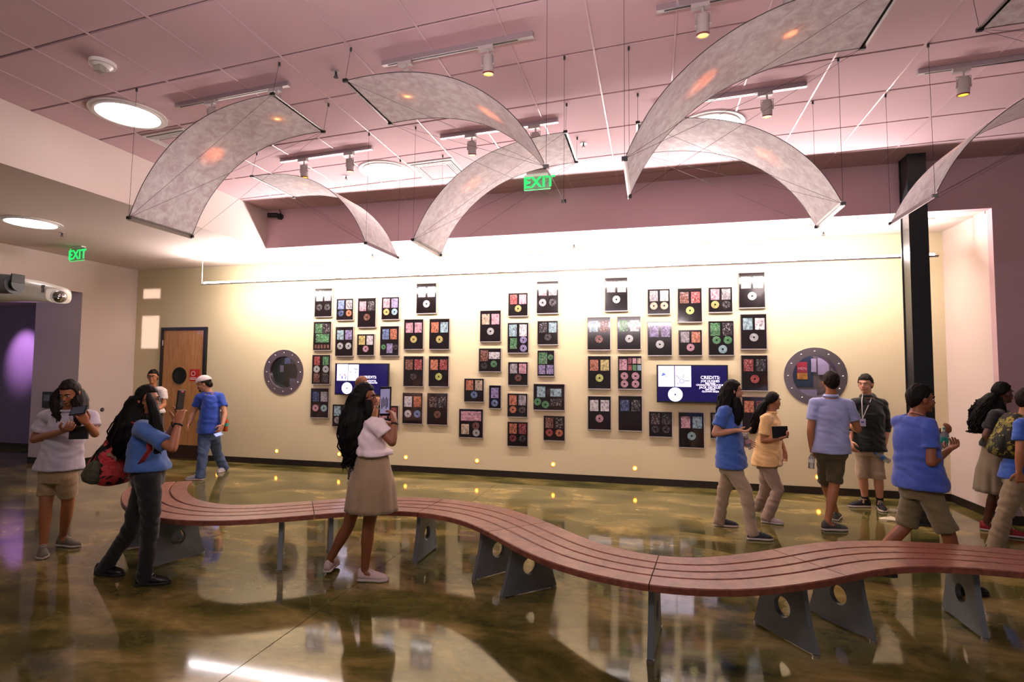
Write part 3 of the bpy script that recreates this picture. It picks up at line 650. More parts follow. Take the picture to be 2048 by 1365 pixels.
# px box, covers, discs, layout, label
FR = [
 (A(110,175,240,388), 'wg', 'kk', 0, 'frame with two white covers over two dark discs, top left of all'),
 (A(270,250,397,412), 'bg', 'uo', 0, 'frame with blue cover over a blue and an orange disc, second column top'),
 (A(427,245,563,465), 'mk', 'n', 0, 'frame with pink face cover over one brown disc, third column top'),
 (A(603,238,735,408), 'mp', 'yc', 0, 'frame with pink cover over one cream and one pale blue disc'),
 (A(860,137,1010,363), 'ww', 's', 0, 'frame with two white covers and one silver disc, highest of the left cluster'),
 (A(100,420,233,635), '', '', 'A6', 'frame with bright green cover, wide green picture and five small cards'),
 (A(262,458,395,678), 'cp', 'ss', 0, 'frame with pale blue and lilac covers over two silver discs'),
 (A(422,512,551,673), 'yw', 'm', 0, 'small frame with yellow eye cover over one pink and white disc'),
 (A(592,453,733,675), '', '', 'A9', 'frame with violet card between two dark discs, right of the third column'),
 (A(768,402,913,628), 'mm', 'y', 0, 'frame with two rosy covers over one yellow disc, fifth column'),
 (A(955,398,1106,628), 'oc', 'y', 0, 'frame with orange and pale blue covers over one yellow disc'),
 (A(90,665,225,885), '', '', 'A12', 'frame with four dark red and green cards round two silver discs'),
 (A(765,674,913,902), 'nr', 'k', 0, 'frame with two brown red covers over one dark grey disc'),
 (A(950,674,1100,904), 'or', 'l', 0, 'frame with two fiery red covers over one lime yellow disc'),
 (A(80,912,215,1133), 'ug', 'mc', 0, 'lowest frame of the leftmost column, with blue map cover'),
 (A(240,1032,375,1200), 'ce', 'gk', 0, 'frame under the left television, half hidden by long dark hair'),
 (A(572,1040,728,1218), 'mr', 'or', 0, 'frame behind the raised tablet, with red discs'),
 (A(757,945,908,1178), 'wo', 'wb', 0, 'frame with white and orange covers over a beige and a sky blue disc'),
 (A(938,948,1092,1186), 'dk', 'n', 0, 'frame with dark brown covers over one copper patterned disc'),
 (B(222,337,378,572), 'tm', 's', 0, 'frame with tan and pink covers over one iridescent disc, left of the middle group'),
 (B(430,208,577,382), 'rm', 'y', 0, 'small frame with red and pink covers over one cream disc, top of the middle column'),
 (B(640,122,803,363), 'mg', 'gk', 0, 'highest frame of the middle group, two rosy covers over two grey discs'),
 (B(645,414,800,594), 'kc', 'k', 0, 'frame with black and teal covers over one black disc'),
 (B(425,428,582,655), '', '', 'B24', 'frame with ice blue covers, a green card and two violet discs stacked'),
 (B(213,617,379,793), '', '', 'B25', 'wide frame with brown cover, pale picture and two black green discs'),
 (B(429,718,577,894), 'gm', 'n', 0, 'small frame with two grey rose covers over one brown grey disc'),
 (B(645,632,773,826), '', '', 'B27', 'narrow frame with jungle green cover, green disc and two violet cards'),
 (B(105,840,253,1016), 'ot', 'b', 0, 'small frame with orange and tan covers over one blue disc'),
 (B(288,890,379,1065), '', '', 'B29', 'narrowest frame, one purple cover above one blue disc'),
 (B(424,950,575,1128), 'og', 'od', 0, 'frame with flame orange cover over an orange and a dark disc'),
 (B(616,880,849,1078), '', '', 'B31', 'widest frame, teal cover, two dark landscape pictures and two green discs'),
 (B(67,1065,247,1280), '', '', 'B32', 'frame with wide mauve banner over one cover and two discs'),
 (B(424,1160,577,1345), 'ox', 'xk', 0, 'lowest frame of the middle column, orange and crimson covers over two dark discs'),
 (B(690,1115,850,1303), 'nk', 'ro', 0, 'frame with one bright red disc and one orange disc'),
 (Cc(220,95,392,345), 'gw', 's', 0, 'frame with two pale covers and one white disc, highest at left of right cluster'),
 (Cc(92,387,264,632), 'cn', 'n', 0, 'frame with pale blue and brown covers over one copper disc'),
 (Cc(312,382,488,630), 'ew', 's', 0, 'frame with green and white covers over one white disc with black hub'),
 (Cc(535,178,705,368), 'gw', 'tt', 0, 'frame with grey covers over two tan discs'),
 (Cc(757,172,940,427), 'nr', 'l', 0, 'frame with red covers over one lime disc, above the right television'),
 (Cc(535,420,718,674), 'pp', 's', 0, 'frame with two violet covers over one silver disc'),
 (Cc(764,481,941,674), 'go', 'm', 0, 'small frame with grey and orange covers just above the right television'),
 (Cc(95,673,267,920), 'oy', 'l', 0, 'frame with gold covers over one dark lime disc'),
 (Cc(316,673,495,922), '', '', 'C43', 'frame with one colourful cover, six small cards and four pink discs'),
 (Cc(95,970,268,1222), 'ww', 'm', 0, 'frame with two white covers over one pink white disc'),
 (Cc(320,968,498,1230), 'uk', '', 0, 'frame with two dark blue covers and no disc'),
 (Cc(546,1085,720,1275), 'dk', 'kk', 0, 'small frame with two near black covers over two black discs, under the right television'),
 (Cc(765,1090,955,1355), 'mc', 'c', 0, 'tall frame with pink and sky covers over one blue white disc, under the right television'),
 (D(62,165,242,355), 'mg', 'yk', 0, 'frame with rosy covers over a gold and a black white disc'),
 (D(285,57,483,322), 'ww', 's', 0, 'frame with two white covers and one white disc, top right of all'),
 (D(63,415,253,673), '', '', 'D50', 'frame with green cover and three green discs above the right television corner'),
 (D(300,364,495,627), 'cw', 's', 0, 'frame with two pale comic covers over one pale blue disc, rightmost column'),
 (D(305,668,503,935), 'rk', 'r', 0, 'frame with crimson cover over one dark red disc, rightmost column'),
 (D(310,975,505,1245), 'ox', 'k', 0, 'lowest frame of the rightmost column, half hidden by two walking girls'),
 (D(77,1092,255,1288), 'gg', 'k', 0, 'small frame almost hidden behind the walking girl in blue'),
]
def layout(code, ar):
    o = []
    if code == 'A6': o = [('c', .08, .06, .42, .33, 'e'), ('c', .54, .06, .38, .33, 'k'), ('c', .12, .42, .78, .30, 'e')] + [('c', .06+.18*i, .80, .13, .14, 'n') for i in range(5)]
    if code == 'A9': o = [('c', .10, .08, .36, .36, 'b'), ('c', .53, .08, .36, .36, 'o'), ('c', .35, .58, .32, .33, 'p'), ('d', .17, .70, .13, 0, 'e'), ('d', .83, .70, .13, 0, 'k')]
    if code == 'A12': o = [('c', .08, .04, .34, .30, 'r'), ('c', .58, .04, .34, .30, 'e'), ('c', .08, .62, .34, .32, 'n'), ('c', .58, .62, .34, .32, 'k'), ('d', .24, .48, .18, 0, 's'), ('d', .76, .48, .18, 0, 's')]
    if code == 'B24': o = [('c', .05, .04, .38, .40, 'c'), ('c', .56, .04, .36, .40, 'w'), ('c', .10, .50, .34, .36, 'e'), ('d', .76, .56, .17, 0, 'p'), ('d', .76, .84, .17, 0, 'p')]
    if code == 'B25': o = [('c', .05, .06, .36, .48, 'n'), ('c', .45, .14, .50, .30, 'w'), ('d', .23, .74, .15, 0, 'k'), ('d', .68, .66, .15, 0, 'e')]
    if code == 'B27': o = [('c', .05, .06, .52, .46, 'e'), ('d', .78, .25, .17, 0, 'e'), ('c', .04, .56, .42, .36, 'p'), ('c', .53, .56, .42, .36, 'p')]
    if code == 'B29': o = [('c', .14, .08, .66, .46, 'p'), ('d', .47, .76, .30, 0, 'b')]
    if code == 'B31': o = [('c', .10, .08, .27, .42, 'c'), ('c', .54, .16, .36, .30, 'c'), ('c', .54, .56, .36, .28, 'k'), ('d', .12, .68, .12, 0, 'e'), ('d', .38, .78, .12, 0, 'e')]
    if code == 'B32': o = [('c', .06, .06, .86, .34, 'm'), ('c', .08, .52, .33, .36, 't'), ('d', .70, .58, .15, 0, 'n'), ('d', .72, .82, .15, 0, 's')]
    if code == 'C43': o = [('c', .04, .08, .34, .34, 'm')] + [('c', .42+.20*i, .05+.21*j, .165, .17, 'xmtrec'[i+3*j]) for i in range(3) for j in range(2)] + [('d', .26, .60, .165, 0, 'm'), ('d', .74, .60, .165, 0, 'm'), ('d', .26, .84, .165, 0, 'm'), ('d', .74, .84, .165, 0, 'm')]
    if code == 'D50': o = [('c', .05, .04, .40, .38, 'e'), ('c', .55, .04, .40, .38, 'k'), ('d', .30, .55, .17, 0, 'e'), ('d', .76, .55, .17, 0, 'e'), ('d', .55, .82, .18, 0, 'c')]
    return o
for bx, cov, dis, code, lbl in FR:
    p0, p1 = onY(bx[0], bx[1], -.03), onY(bx[2], bx[3], -.03)
    # use the mean edges, the boards hang plumb
    xa = (p0.x+onY(bx[0], bx[3], -.03).x)/2; xb = (p1.x+onY(bx[2], bx[1], -.03).x)/2
    za = (p1.z+onY(bx[0], bx[3], -.03).z)/2; zb2 = (p0.z+onY(bx[2], bx[1], -.03).z)/2
    w, h = xb-xa, zb2-za; cx, cz = (xa+xb)/2, (za+zb2)/2
    t = thing('framed_display', lbl, 'framed display', (cx, 0, cz), 'framed cover and disc displays on the olive wall')
    e = .009
    b = MB().box((xa, -.038, za), (xb, 0, za+e+.004)).box((xb-e, -.038, za+e), (xb, 0, zb2)); b.obj('frame', M_FRAME, t)
    MB().box((xa, -.037, za+e), (xa+e*.7, 0, zb2)).box((xa, -.037, zb2-e*.7), (xb-e, 0, zb2)).obj('frame_edge', M_FRAME2, t)
    MB().box((xa+e*.6, -.033, za+e), (xb-e, -.006, zb2-e*.6)).obj('mat_board', M_MAT, t)
    iw, ih = w-2*e, h-2*e
    if not code:
        ch = .19*.9; cw = .125; ar = h/w
        if ar > 1.32: zt_, cw, ch = .10, .38*iw, .50*iw
        else: zt_, cw, ch = .05, .38*iw, .50*iw
        xo = [.07, .55] if len(cov) == 2 else [.3]
        code_items = [('c', xo[i], zt_, cw/iw, ch/ih, cov[i]) for i in range(len(cov))]
        dz_ = zt_ + ch/ih + (.20*iw/ih if ar < 1.32 else .30*iw/ih) ; r = .175
        if dis:
            xs_ = [.5] if len(dis) == 1 else [.26, .74]
            code_items += [('d', q, dz_+.02, r, 0, c) for q, c in zip(xs_, dis)]
    else: code_items = layout(code, h/w)
    for it in code_items:
        if it[0] == 'c':
            _, fx, fz, fwd_, fh, c = it
            art(t, UNIT, 'cover', xa+e+(fx+fwd_/2)*iw, zb2-e-(fz+fh/2)*ih, fwd_*iw, fh*ih, c)
        else:
            _, fx, fz, r, _, c = it; d = 2*r*iw
            o = art(t, UD, 'disc', xa+e+fx*iw, zb2-e-fz*ih, d, d, c)

# ================================================================ TELEVISIONS
def tv(x0, x1, z0, z1, lb, right):
    cx = (x0+x1)/2; t = thing('television', lb, 'television', (cx, 0, (z0+z1)/2), 'wall televisions showing credits')
    MB().box((x0, -.115, z0), (x1, -.07, z1)).obj('bezel', M_BLACK, t, bevel=.003)
    MB().box((x0+.06, -.07, z0+.05), (x1-.06, -.004, z1-.05)).obj('back_housing', M_DARKG, t)
    e = .014; y = -.1155
    MB().box((x0+e, y-.001, z0+e*1.5), (x1-e, y, z1-e)).obj('screen', mat('screen_navy_lit', '#1a1650', .15, emit=.25), t)
    w = x1-x0; h = z1-z0; y -= .0015
    WS = emis('screen_white_lit', '#e6e2ff', 1.1); LT = emis('screen_text_lit', '#e8e0ff', 1.1); BL = emis('screen_blue_lit', '#5a70c8', .5); DK = mat('screen_ink', '#2a2a50', .4)
    def rr(xa, xb, za, zb, nm, m, yy): return MB().box((x0+xa*w, yy-.001, z0+za*h), (x0+xb*w, yy, z0+zb*h)).obj(nm, m, t)
    if right: rr(.025, .25, .42, .97, 'screen_cover', WS, y); rr(.262, .49, .42, .97, 'screen_cover', WS, y)
    else: rr(.04, .245, .45, .97, 'screen_cover', WS, y); rr(.255, .45, .45, .96, 'screen_cover', WS, y)
    cd = (x0+w*(.265 if right else .235), y, z0+h*.215)
    MB().washer(cd, (0, -1, 0), .012, h*.185, .001, 48).obj('screen_disc', WS, t)
    y2 = y-.0015
    def stroke(pts, r, nm='screen_drawing', m=BL): MB().tube([(x0+a*w, y2, z0+b_*h) for a, b_ in pts], [(r, .0008)]*len(pts), 6, 0, (1, 0, 1)).obj(nm, m, t)
    if right:
        stroke([(.08, .74), (.10, .77), (.115, .74)], .012); stroke([(.07, .71), (.10, .725), (.13, .735)], .007); stroke([(.12, .69), (.16, .68)], .004)
        MB().washer((x0+.36*w, y2, z0+.57*h), (0, -1, 0), .025, .034, .001, 24).obj('screen_drawing', BL, t)
        stroke([(.27, .73), (.31, .67), (.33, .62)], .004, m=DK); stroke([(.40, .575), (.48, .57)], .004, m=DK); stroke([(.38, .66), (.385, .76)], .004, m=DK)
        stroke([(.30, .53), (.31, .48)], .004, m=DK)
    else:
        stroke([(.09, .60), (.11, .68)], .006); stroke([(.13, .52), (.135, .62), (.15, .52)], .010); stroke([(.19, .60), (.19, .66)], .010, m=emis('screen_red_lit', '#b04a70', .6)); stroke([(.20, .50), (.21, .60)], .008)
        stroke([(.37, .84), (.40, .80), (.43, .83)], .006, m=DK); stroke([(.28, .73), (.31, .73)], .005, m=DK); stroke([(.38, .71), (.43, .72)], .004, m=DK)
    lines = [('CREDITS:', .066, .63), ('JOE HUGHES', .045, .55), ('2009 GRAD', .028, .505), ('CHARACTER STRUCTURE', .034, .455), ('JACK GECKLER', .045, .385), ('2009 GRAD', .028, .34), ('CLOWN AREA', .036, .285)] if right else [('CREDITS:', .062, .53), ('JED SCROTTA', .038, .43), ('LEAD CHARACTER', .034, .37)]
    for s, sz, fz in lines:
        text_mesh(s, sz, LT, t, (x0+w*(.755 if right else .66), y2, z0+fz*h), bold=.0008, depth=.0004, name='screen_lettering', sp=.98)
q0, q1 = onY(1313, 730, -.115), onY(1457, 808, -.115)
tv(q0.x, q1.x, q1.z, q0.z, 'right wall television showing two white covers and a list of credits', True)
q0, q1 = onY(670.5, 727, -.115), onY(776, 792, -.115)
tv(q0.x, q1.x, q1.z, q0.z, 'left wall television showing credits, partly hidden by the girl with the tablet', False)

# ================================================================ BENCH
near = [(268,968),(250,978),(240,992),(242,1008),(262,1024),(317,1038),(395,1043.7),(473,1042),(551.6,1036.7),(630,1030),(708,1023),(766,1021.5),(840.6,1024),(903,1034),(950,1049.6),(993,1072),(1037,1097.5),(1097.7,1125),(1158.5,1143.7),(1219,1157),(1312,1174.5),(1402,1180.5),(1500,1181.8),(1565,1174),(1624,1166),(1682,1157),(1712,1148),(1755.6,1137.7),(1814,1132),(1887.5,1132),(1960.7,1137.7),(2048,1144)]
ZB = .45
nv = [onZ(x, y, ZB) for x, y in near]; nv = [Vector((p.x, p.y, 0)) for p in nv] + [Vector((2.55, -4.42, 0)), Vector((2.95, -4.6, 0)), Vector((3.4, -4.9, 0)), Vector((3.8, -5.15, 0))]
def resample(pts, d):
    L = [0]
    for a, b in zip(pts, pts[1:]): L.append(L[-1]+(b-a).length)
    n = int(L[-1]/d); out = []
    for i in range(n+1):
        s = L[-1]*i/n; k = max(j for j in range(len(L)) if L[j] <= s+1e-9); k = min(k, len(pts)-2)
        out.append(pts[k].lerp(pts[k+1], (s-L[k])/(L[k+1]-L[k])))
    return out
nv = resample(nv, .05)
for _ in range(14): nv = [nv[0]] + [(nv[i-1]+nv[i]*2+nv[i+1])/4 for i in range(1, len(nv)-1)] + [nv[-1]]
BW = .54
def normals(c):
    ns = []
    for i in range(len(c)):
        t = (c[min(i+1, len(c)-1)]-c[max(i-1, 0)]).normalized(); ns.append(Vector((-t.y, t.x, 0)))
    return ns
nn = normals(nv); cen = [p+n*BW/2 for p, n in zip(nv, nn)]
for _ in range(10): cen = [cen[0]] + [(cen[i-1]+cen[i]*2+cen[i+1])/4 for i in range(1, len(cen)-1)] + [cen[-1]]
cen = resample(cen, .05); nn = normals(cen)
def nearest(p): return min(range(len(cen)), key=lambda i: (cen[i]-p).length)
bench = thing('serpentine_bench', 'long winding brown bench with four curved boards on grey cast legs', 'bench', (0, -4.6, 0))
seams = [0] + [nearest(Vector(p)) for p in ((-2.93, -4.13, 0), (-1.93, -3.76, 0), (-1.03, -4.26, 0), (.012, -4.92, 0), (.97, -4.53, 0), (2.55, -4.15, 0))] + [len(cen)-1]
offs = [(-.27, -.125), (-.115, -.005), (.005, .115), (.125, .27)]
for a, b_ in zip(seams, seams[1:]):
    for (o0, o1) in offs:
        idx = list(range(a, b_+1)); rings = []
        for q, i in enumerate(idx):
            c, n = cen[i].copy(), nn[i]; t = Vector((n.y, -n.x, 0))
            if q == 0 and a: c = c + t*.003
            if q == len(idx)-1: c = c - t*.003
            z0, z1 = ZB-.04, ZB; r = .006
            prof = [(o0, z0), (o0, z1-r), (o0+r, z1), (o1-r, z1), (o1, z1-r), (o1, z0)]
            rings.append([c + n*o + Vector((0, 0, z)) for o, z in prof])
        MB().loft(rings).obj('seat_board', M_BENCH, bench, smooth=True)
legs = [(-4.62, -4.22), (-4.02, -4.50), (-3.13, -4.22), (-2.80, -4.02), (-1.98, -3.74), (-1.24, -4.02), (-.88, -4.35), (.02, -4.90), (.80, -4.66), (1.19, -4.36), (2.0, -4.08), (2.9, -4.3)]
for (lx, ly) in legs:
    i = nearest(Vector((lx, ly, 0))); c, n = cen[i], nn[i]; t = Vector((n.y, -n.x, 0)); th = .035
    out = []
    N_ = 14
    for k in range(N_+1):       # flared left edge down, bottom, flared right edge up
        s = k/N_; z = (ZB-.045)*(1-s) + .02*s; w = .155 + .085*(s**1.6); out.append((-w, z))
    out += [(-.19, .012), (.19, .012)] + [(-x, z) for x, z in reversed(out[:N_+1])]
    hc, hr = (.0, .20), .062
    # plate with a hole: bridge outline to circle by angle-matched strips
    m = 48
    def hit(a):
        dx, dz = math.cos(a), math.sin(a); best = None
        pts = out + [out[0]]
        for (x1_, z1_), (x2_, z2_) in zip(pts, pts[1:]):
            ex, ez = x2_-x1_, z2_-z1_; den = dx*ez-dz*ex
            if abs(den) < 1e-9: continue
            u = ((x1_-hc[0])*ez-(z1_-hc[1])*ex)/den; v = ((x1_-hc[0])*dz-(z1_-hc[1])*dx)/den
            if u > 0 and -1e-6 <= v <= 1+1e-6 and (best is None or u < best): best = u
        return (hc[0]+dx*best, hc[1]+dz*best)
    angs = sorted([2*PI*k/m for k in range(m)] + [math.atan2(z-hc[1], x-hc[0]) % (2*PI) for x, z in (out[0], out[-1], out[N_], out[N_+3])])
    O = [hit(a) for a in angs]; I = [(hc[0]+hr*math.cos(a), hc[1]+hr*math.sin(a)) for a in angs]; m = len(angs)
    P = lambda x, z, d: c + n*x + t*d + Vector((0, 0, z))
    v = [P(x, z, -th/2) for x, z in O] + [P(x, z, -th/2) for x, z in I] + [P(x, z, th/2) for x, z in I] + [P(x, z, th/2) for x, z in O]
    f = []
    for q in range(4):
        for k in range(m): l = (k+1) % m; f.append((q*m+k, q*m+l, ((q+1) % 4)*m+l, ((q+1) % 4)*m+k))
    b = MB().add(v, f)
    lg = b.obj('leg', M_GREY, bench, smooth=True)
    MB().loft([[P(-.20, ZB-.052, -.06), P(.20, ZB-.052, -.06), P(.20, ZB-.04, -.06), P(-.20, ZB-.04, -.06)], [P(-.20, ZB-.052, .06), P(.20, ZB-.052, .06), P(.20, ZB-.04, .06), P(-.20, ZB-.04, .06)]]).obj('top_flange', M_GREY, lg)
    for s_ in (-.225, .225): q = P(s_, 0, 0); MB().cyl(q, (0, 0, 1), .022, .016, 14).cyl(q+Vector((0, 0, .016)), (0, 0, 1), .01, .02, 10).obj('levelling_foot', M_ALU, lg, smooth=True)
MB().tube([cen[i] + Vector((0, 0, ZB-.048)) for i in range(0, len(cen), 3)], .014, 8).obj('centre_rail', M_GREY, bench, smooth='all')

# crumpled paper on the floor
def scrap(px, py, sx, sy, sd, lb):
    c = onZ(px, py, 0); rnd = random.Random(sd); n = 14; rings = []
    for j, (k, z) in enumerate(((1, .001), (.97, .012), (.6, .028), (.25, .022))):
        rings.append([Vector((c.x+k*sx*math.cos(2*PI*i/n)*(1+rnd.uniform(-.2, .2)), c.y+k*sy*math.sin(2*PI*i/n)*(1+rnd.uniform(-.2, .2)), z+(rnd.uniform(0, .012) if j else 0))) for i in range(n)])
    o = MB().loft(rings).obj('crumpled_napkin', mat('napkin_white', '#cfc3a8', .8), org=c); tag(o, lb, 'paper', 'litter on the floor')
scrap(1782, 1042, .11, .06, 3, 'crumpled pale napkin on the floor by the black sneaker')
scrap(1786, 1024, .05, .02, 4, 'small paper scrap on the floor behind the napkin')
# ================================================================ PEOPLE
SK1 = mat('skin_light', '#c08a6e', .5, sss=.08); SK2 = mat('skin_tan', '#a56b47', .5, sss=.08); SK3 = mat('skin_brown', '#8a5436', .5, sss=.08); SK4 = mat('skin_deep', '#5d3826', .5, sss=.05)
def cloth(name, col, var=.12): return mat(name, col, .85, sheen=.25, var=var, vscale=7, bump=.35, bscale=14)
H_BLK = mat('black_hair', '#0b0807', .6, spec=.2, bump=.5, bscale=30, bstretch=(6, 6, .7)); H_BRN = mat('dark_brown_hair', '#1c110c', .6, spec=.2, bump=.5, bscale=30, bstretch=(6, 6, .7)); H_BLD = mat('dark_blond_hair', '#6e4630', .6, spec=.2, bump=.5, bscale=30, bstretch=(6, 6, .7))
M_EYEW = mat('eye_white', '#cfc6c0', .3); M_IRIS = mat('eye_dark', '#1a100c', .2); M_LIP = mat('lip', '#a05a50', .45); M_RUB = mat('white_rubber', '#cfc2bc', .5)
JEAN = mat('blue_denim', '#46587c', .85, var=.3, vscale=9, bump=.3, bscale=90)
def camo_mat(name, cols, sc):
    m = bpy.data.materials.new(name); m.use_nodes = True; nt = m.node_tree; N = nt.nodes; L = nt.links; b = N['Principled BSDF']
    tc = N.new('ShaderNodeTexCoord'); v = N.new('ShaderNodeTexVoronoi'); v.inputs['Scale'].default_value = sc; n = N.new('ShaderNodeTexNoise'); n.inputs['Scale'].default_value = sc*.8
    mx = N.new('ShaderNodeMixRGB'); mx.inputs[0].default_value = .25; L.new(tc.outputs['Object'], n.inputs[0]); L.new(tc.outputs['Object'], mx.inputs[1]); L.new(n.outputs['Color'], mx.inputs[2]); L.new(mx.outputs[0], v.inputs['Vector'])
    r = N.new('ShaderNodeValToRGB'); r.color_ramp.interpolation = 'CONSTANT'; sp = N.new('ShaderNodeSeparateColor'); L.new(v.outputs['Color'], sp.inputs[0]); L.new(sp.outputs[0], r.inputs[0])
    e = r.color_ramp.elements; e[0].color = lin(cols[0]); e[1].position = 1/len(cols); e[1].color = lin(cols[1])
    for i, c in enumerate(cols[2:], 2): q = e.new(i/len(cols)); q.color = lin(c)
    L.new(r.outputs[0], b.inputs['Base Color']); b.inputs['Roughness'].default_value = .8; return m
M_FLOWER = camo_mat('red_floral_canvas', ['#b8343c', '#161416', '#8a8266', '#c8484a', '#7c1c26', '#20241c', '#c03038'], 17)
M_CAMO = camo_mat('yellow_black_canvas', ['#16150c', '#6a6422', '#23240f', '#8a7e2c', '#101008'], 20)
M_LEOP = camo_mat('spotted_trouser_cloth', ['#100e0e', '#8a827c', '#1a1616', '#5a5450'], 34)

def rowring(c, a, b, n=22, p=2.3):
    r = []
    for k in range(n):
        q = 2*PI*k/n; ca, sa = math.cos(q), math.sin(q)
        r.append(c + a*(abs(ca)**(2/p))*(1 if ca >= 0 else -1) + b*(abs(sa)**(2/p))*(1 if sa >= 0 else -1))
    return r
def limb(mb, pts, rad):
    for i in range(len(pts)-1):
        mb.tube([pts[i], pts[i+1]], [rad[i], rad[i+1]], 14)
    for p, r in zip(pts, rad): mb.ball(p, r if not hasattr(r, '__len__') else max(r), 0, 14, 8)
def basis(f, pitch=0):
    f = Vector((f[0], f[1], 0)).normalized(); s = Vector((f.y, -f.x, 0)); u = Vector((0, 0, 1))
    F = f*math.cos(pitch)+u*math.sin(pitch); U = u*math.cos(pitch)-f*math.sin(pitch); return s, F, U
def hand(mb, w, tip, nrm, curl=.5, side=1, k=1, thumb=.7):
    """palm and five bent fingers; tip = point the knuckles head for; nrm = direction the palm faces; side = thumb side"""
    w = Vector(w); d = (Vector(tip)-w).normalized(); nrm = (Vector(nrm)-d*d.dot(Vector(nrm))).normalized(); s = d.cross(nrm)*side
    T = lambda x, y, z: w + s*x*k + d*y*k + nrm*z*k
    mb.loft([rowring(T(0, y, 0), s*wx*k, nrm*th*k, 12) for y, wx, th in ((-.02, .023, .020), (.01, .028, .018), (.045, .040, .015), (.085, .041, .012), (.092, .036, .008))])
    for j, (x, L) in enumerate(((.029, .070), (.010, .078), (-.010, .072), (-.029, .056))):
        p = T(x, .085, 0); pts = [p]; a = curl*.5
        for q, fr in enumerate((.45, .31, .24)):
            a += curl*(.55 if q else .35); dd = d*math.cos(a)+nrm*math.sin(a) + s*(x*1.2); pts.append(pts[-1]+dd.normalized()*L*fr*1.02*k)
        mb.tube([T(x*.9, .06, 0)]+pts, [.0095*k, .0095*k, .0085*k, .0078*k, .0062*k], 8)
    a0 = T(.022, .015, .004); dd = (s*.75+d*.6+nrm*.35*thumb).normalized(); p1 = a0+dd*.040*k; dd2 = (s*.25+d*.85+nrm*.7*thumb).normalized(); p2 = p1+dd2*.032*k; p3 = p2+(d*.9+nrm*.9*thumb).normalized()*.024*k
    mb.tube([a0, p1, p2, p3], [.014*k, .012*k, .0105*k, .0075*k], 8)
def shoe(parent, heel, toe, k, mu, ms, lace=None, high=0):
    heel = Vector(heel); toe = Vector(toe); d = (toe-heel); d.z = 0; d = d.normalized(); s = Vector((d.y, -d.x, 0)); z0 = heel.z; L = .262*k; u = Vector((0, 0, 1))
    st = [(0, .026), (.04, .033), (.15, .036), (.35, .034), (.55, .042), (.75, .047), (.9, .036), (1, .012)]
    mb = MB(); mb.loft([[heel+d*L*a+s*w*k*1.08*q + u*z for q, z in ((-1, .004), (-1.03, .024*k), (1.03, .024*k), (1, .004))] for a, w in st]); so = mb.obj('sole', ms, parent, smooth=True, bevel=.003)
    mb = MB(); hs = [.088, .104, .106, .098, .080, .064, .052, .030]
    rings = []
    for (a, w), h in zip(st, hs):
        c = heel+d*(L*a)+u*.02*k; rings.append([c + s*w*k*math.cos(q)*.98 + u*max(0, math.sin(q))**.8*(h-.02)*k for q in [PI*j/10 for j in range(11)]])
    mb.loft(rings); mb.obj('shoe', mu, so, smooth='all')
    if lace:
        mb = MB()
        for j in range(4):
            a = .38+.09*j; h = (.096+high*.5-.0125*j)*k; c = heel+d*L*a+u*h; mb.tube([c-s*.02*k, c+u*.004, c+s*.02*k], .0032, 6)
        mb.tube([heel+d*L*.36+u*.088*k, heel+d*L*.33+s*.03*k+u*.09*k], .003, 6).tube([heel+d*L*.36+u*.088*k, heel+d*L*.33-s*.03*k+u*.09*k], .003, 6)
        mb.obj('laces', lace, so, smooth='all')

def head_mesh(mb, c, F, U, s, k, ears=True, neck=None, nr=.052):
    T3 = Matrix((s, F, U)).transposed(); P = lambda x, y, z: c + s*x*k+F*y*k+U*z*k
    mb.ball(P(0, -.012, .030), Vector((.074, .092, .085))*k, 0, 20, 14, T3)
    mb.ball(P(0, .018, -.020), Vector((.060, .066, .078))*k, 0, 18, 12, T3)
    mb.ball(P(0, .030, -.072), Vector((.036, .045, .036))*k, 0, 14, 10, T3)
    mb.ball(P(0, .072, -.092), Vector((.018, .014, .014))*k, 0, 10, 8, T3)
    for x in (-1, 1): mb.ball(P(x*.034, .052, -.028), Vector((.022, .024, .024))*k, 0, 10, 8, T3)
    mb.loft([rowring(P(0, y, z), s*wx*k, F*.012*k, 10) for y, z, wx in ((.078, .018, .006), (.088, .0, .007), (.100, -.020, .010), (.102, -.030, .014), (.085, -.036, .014))])
    mb.ball(P(0, .080, .028), Vector((.045, .012, .010))*k, 0, 12, 8, T3)
    mb.ball(P(0, .084, -.052), Vector((.022, .010, .007))*k, 0, 10, 6, T3); mb.ball(P(0, .082, -.064), Vector((.019, .010, .007))*k, 0, 10, 6, T3)
    if ears:
        for x in (-1, 1): mb.ball(P(x*.076, -.008, -.002), Vector((.010, .020, .032))*k, 0, 10, 8, T3)
    if neck is not None: mb.tube([neck, neck.lerp(P(0, -.02, -.05), .5), P(0, -.02, -.02)], [nr*1.15*k, nr*k, nr*k], 16)
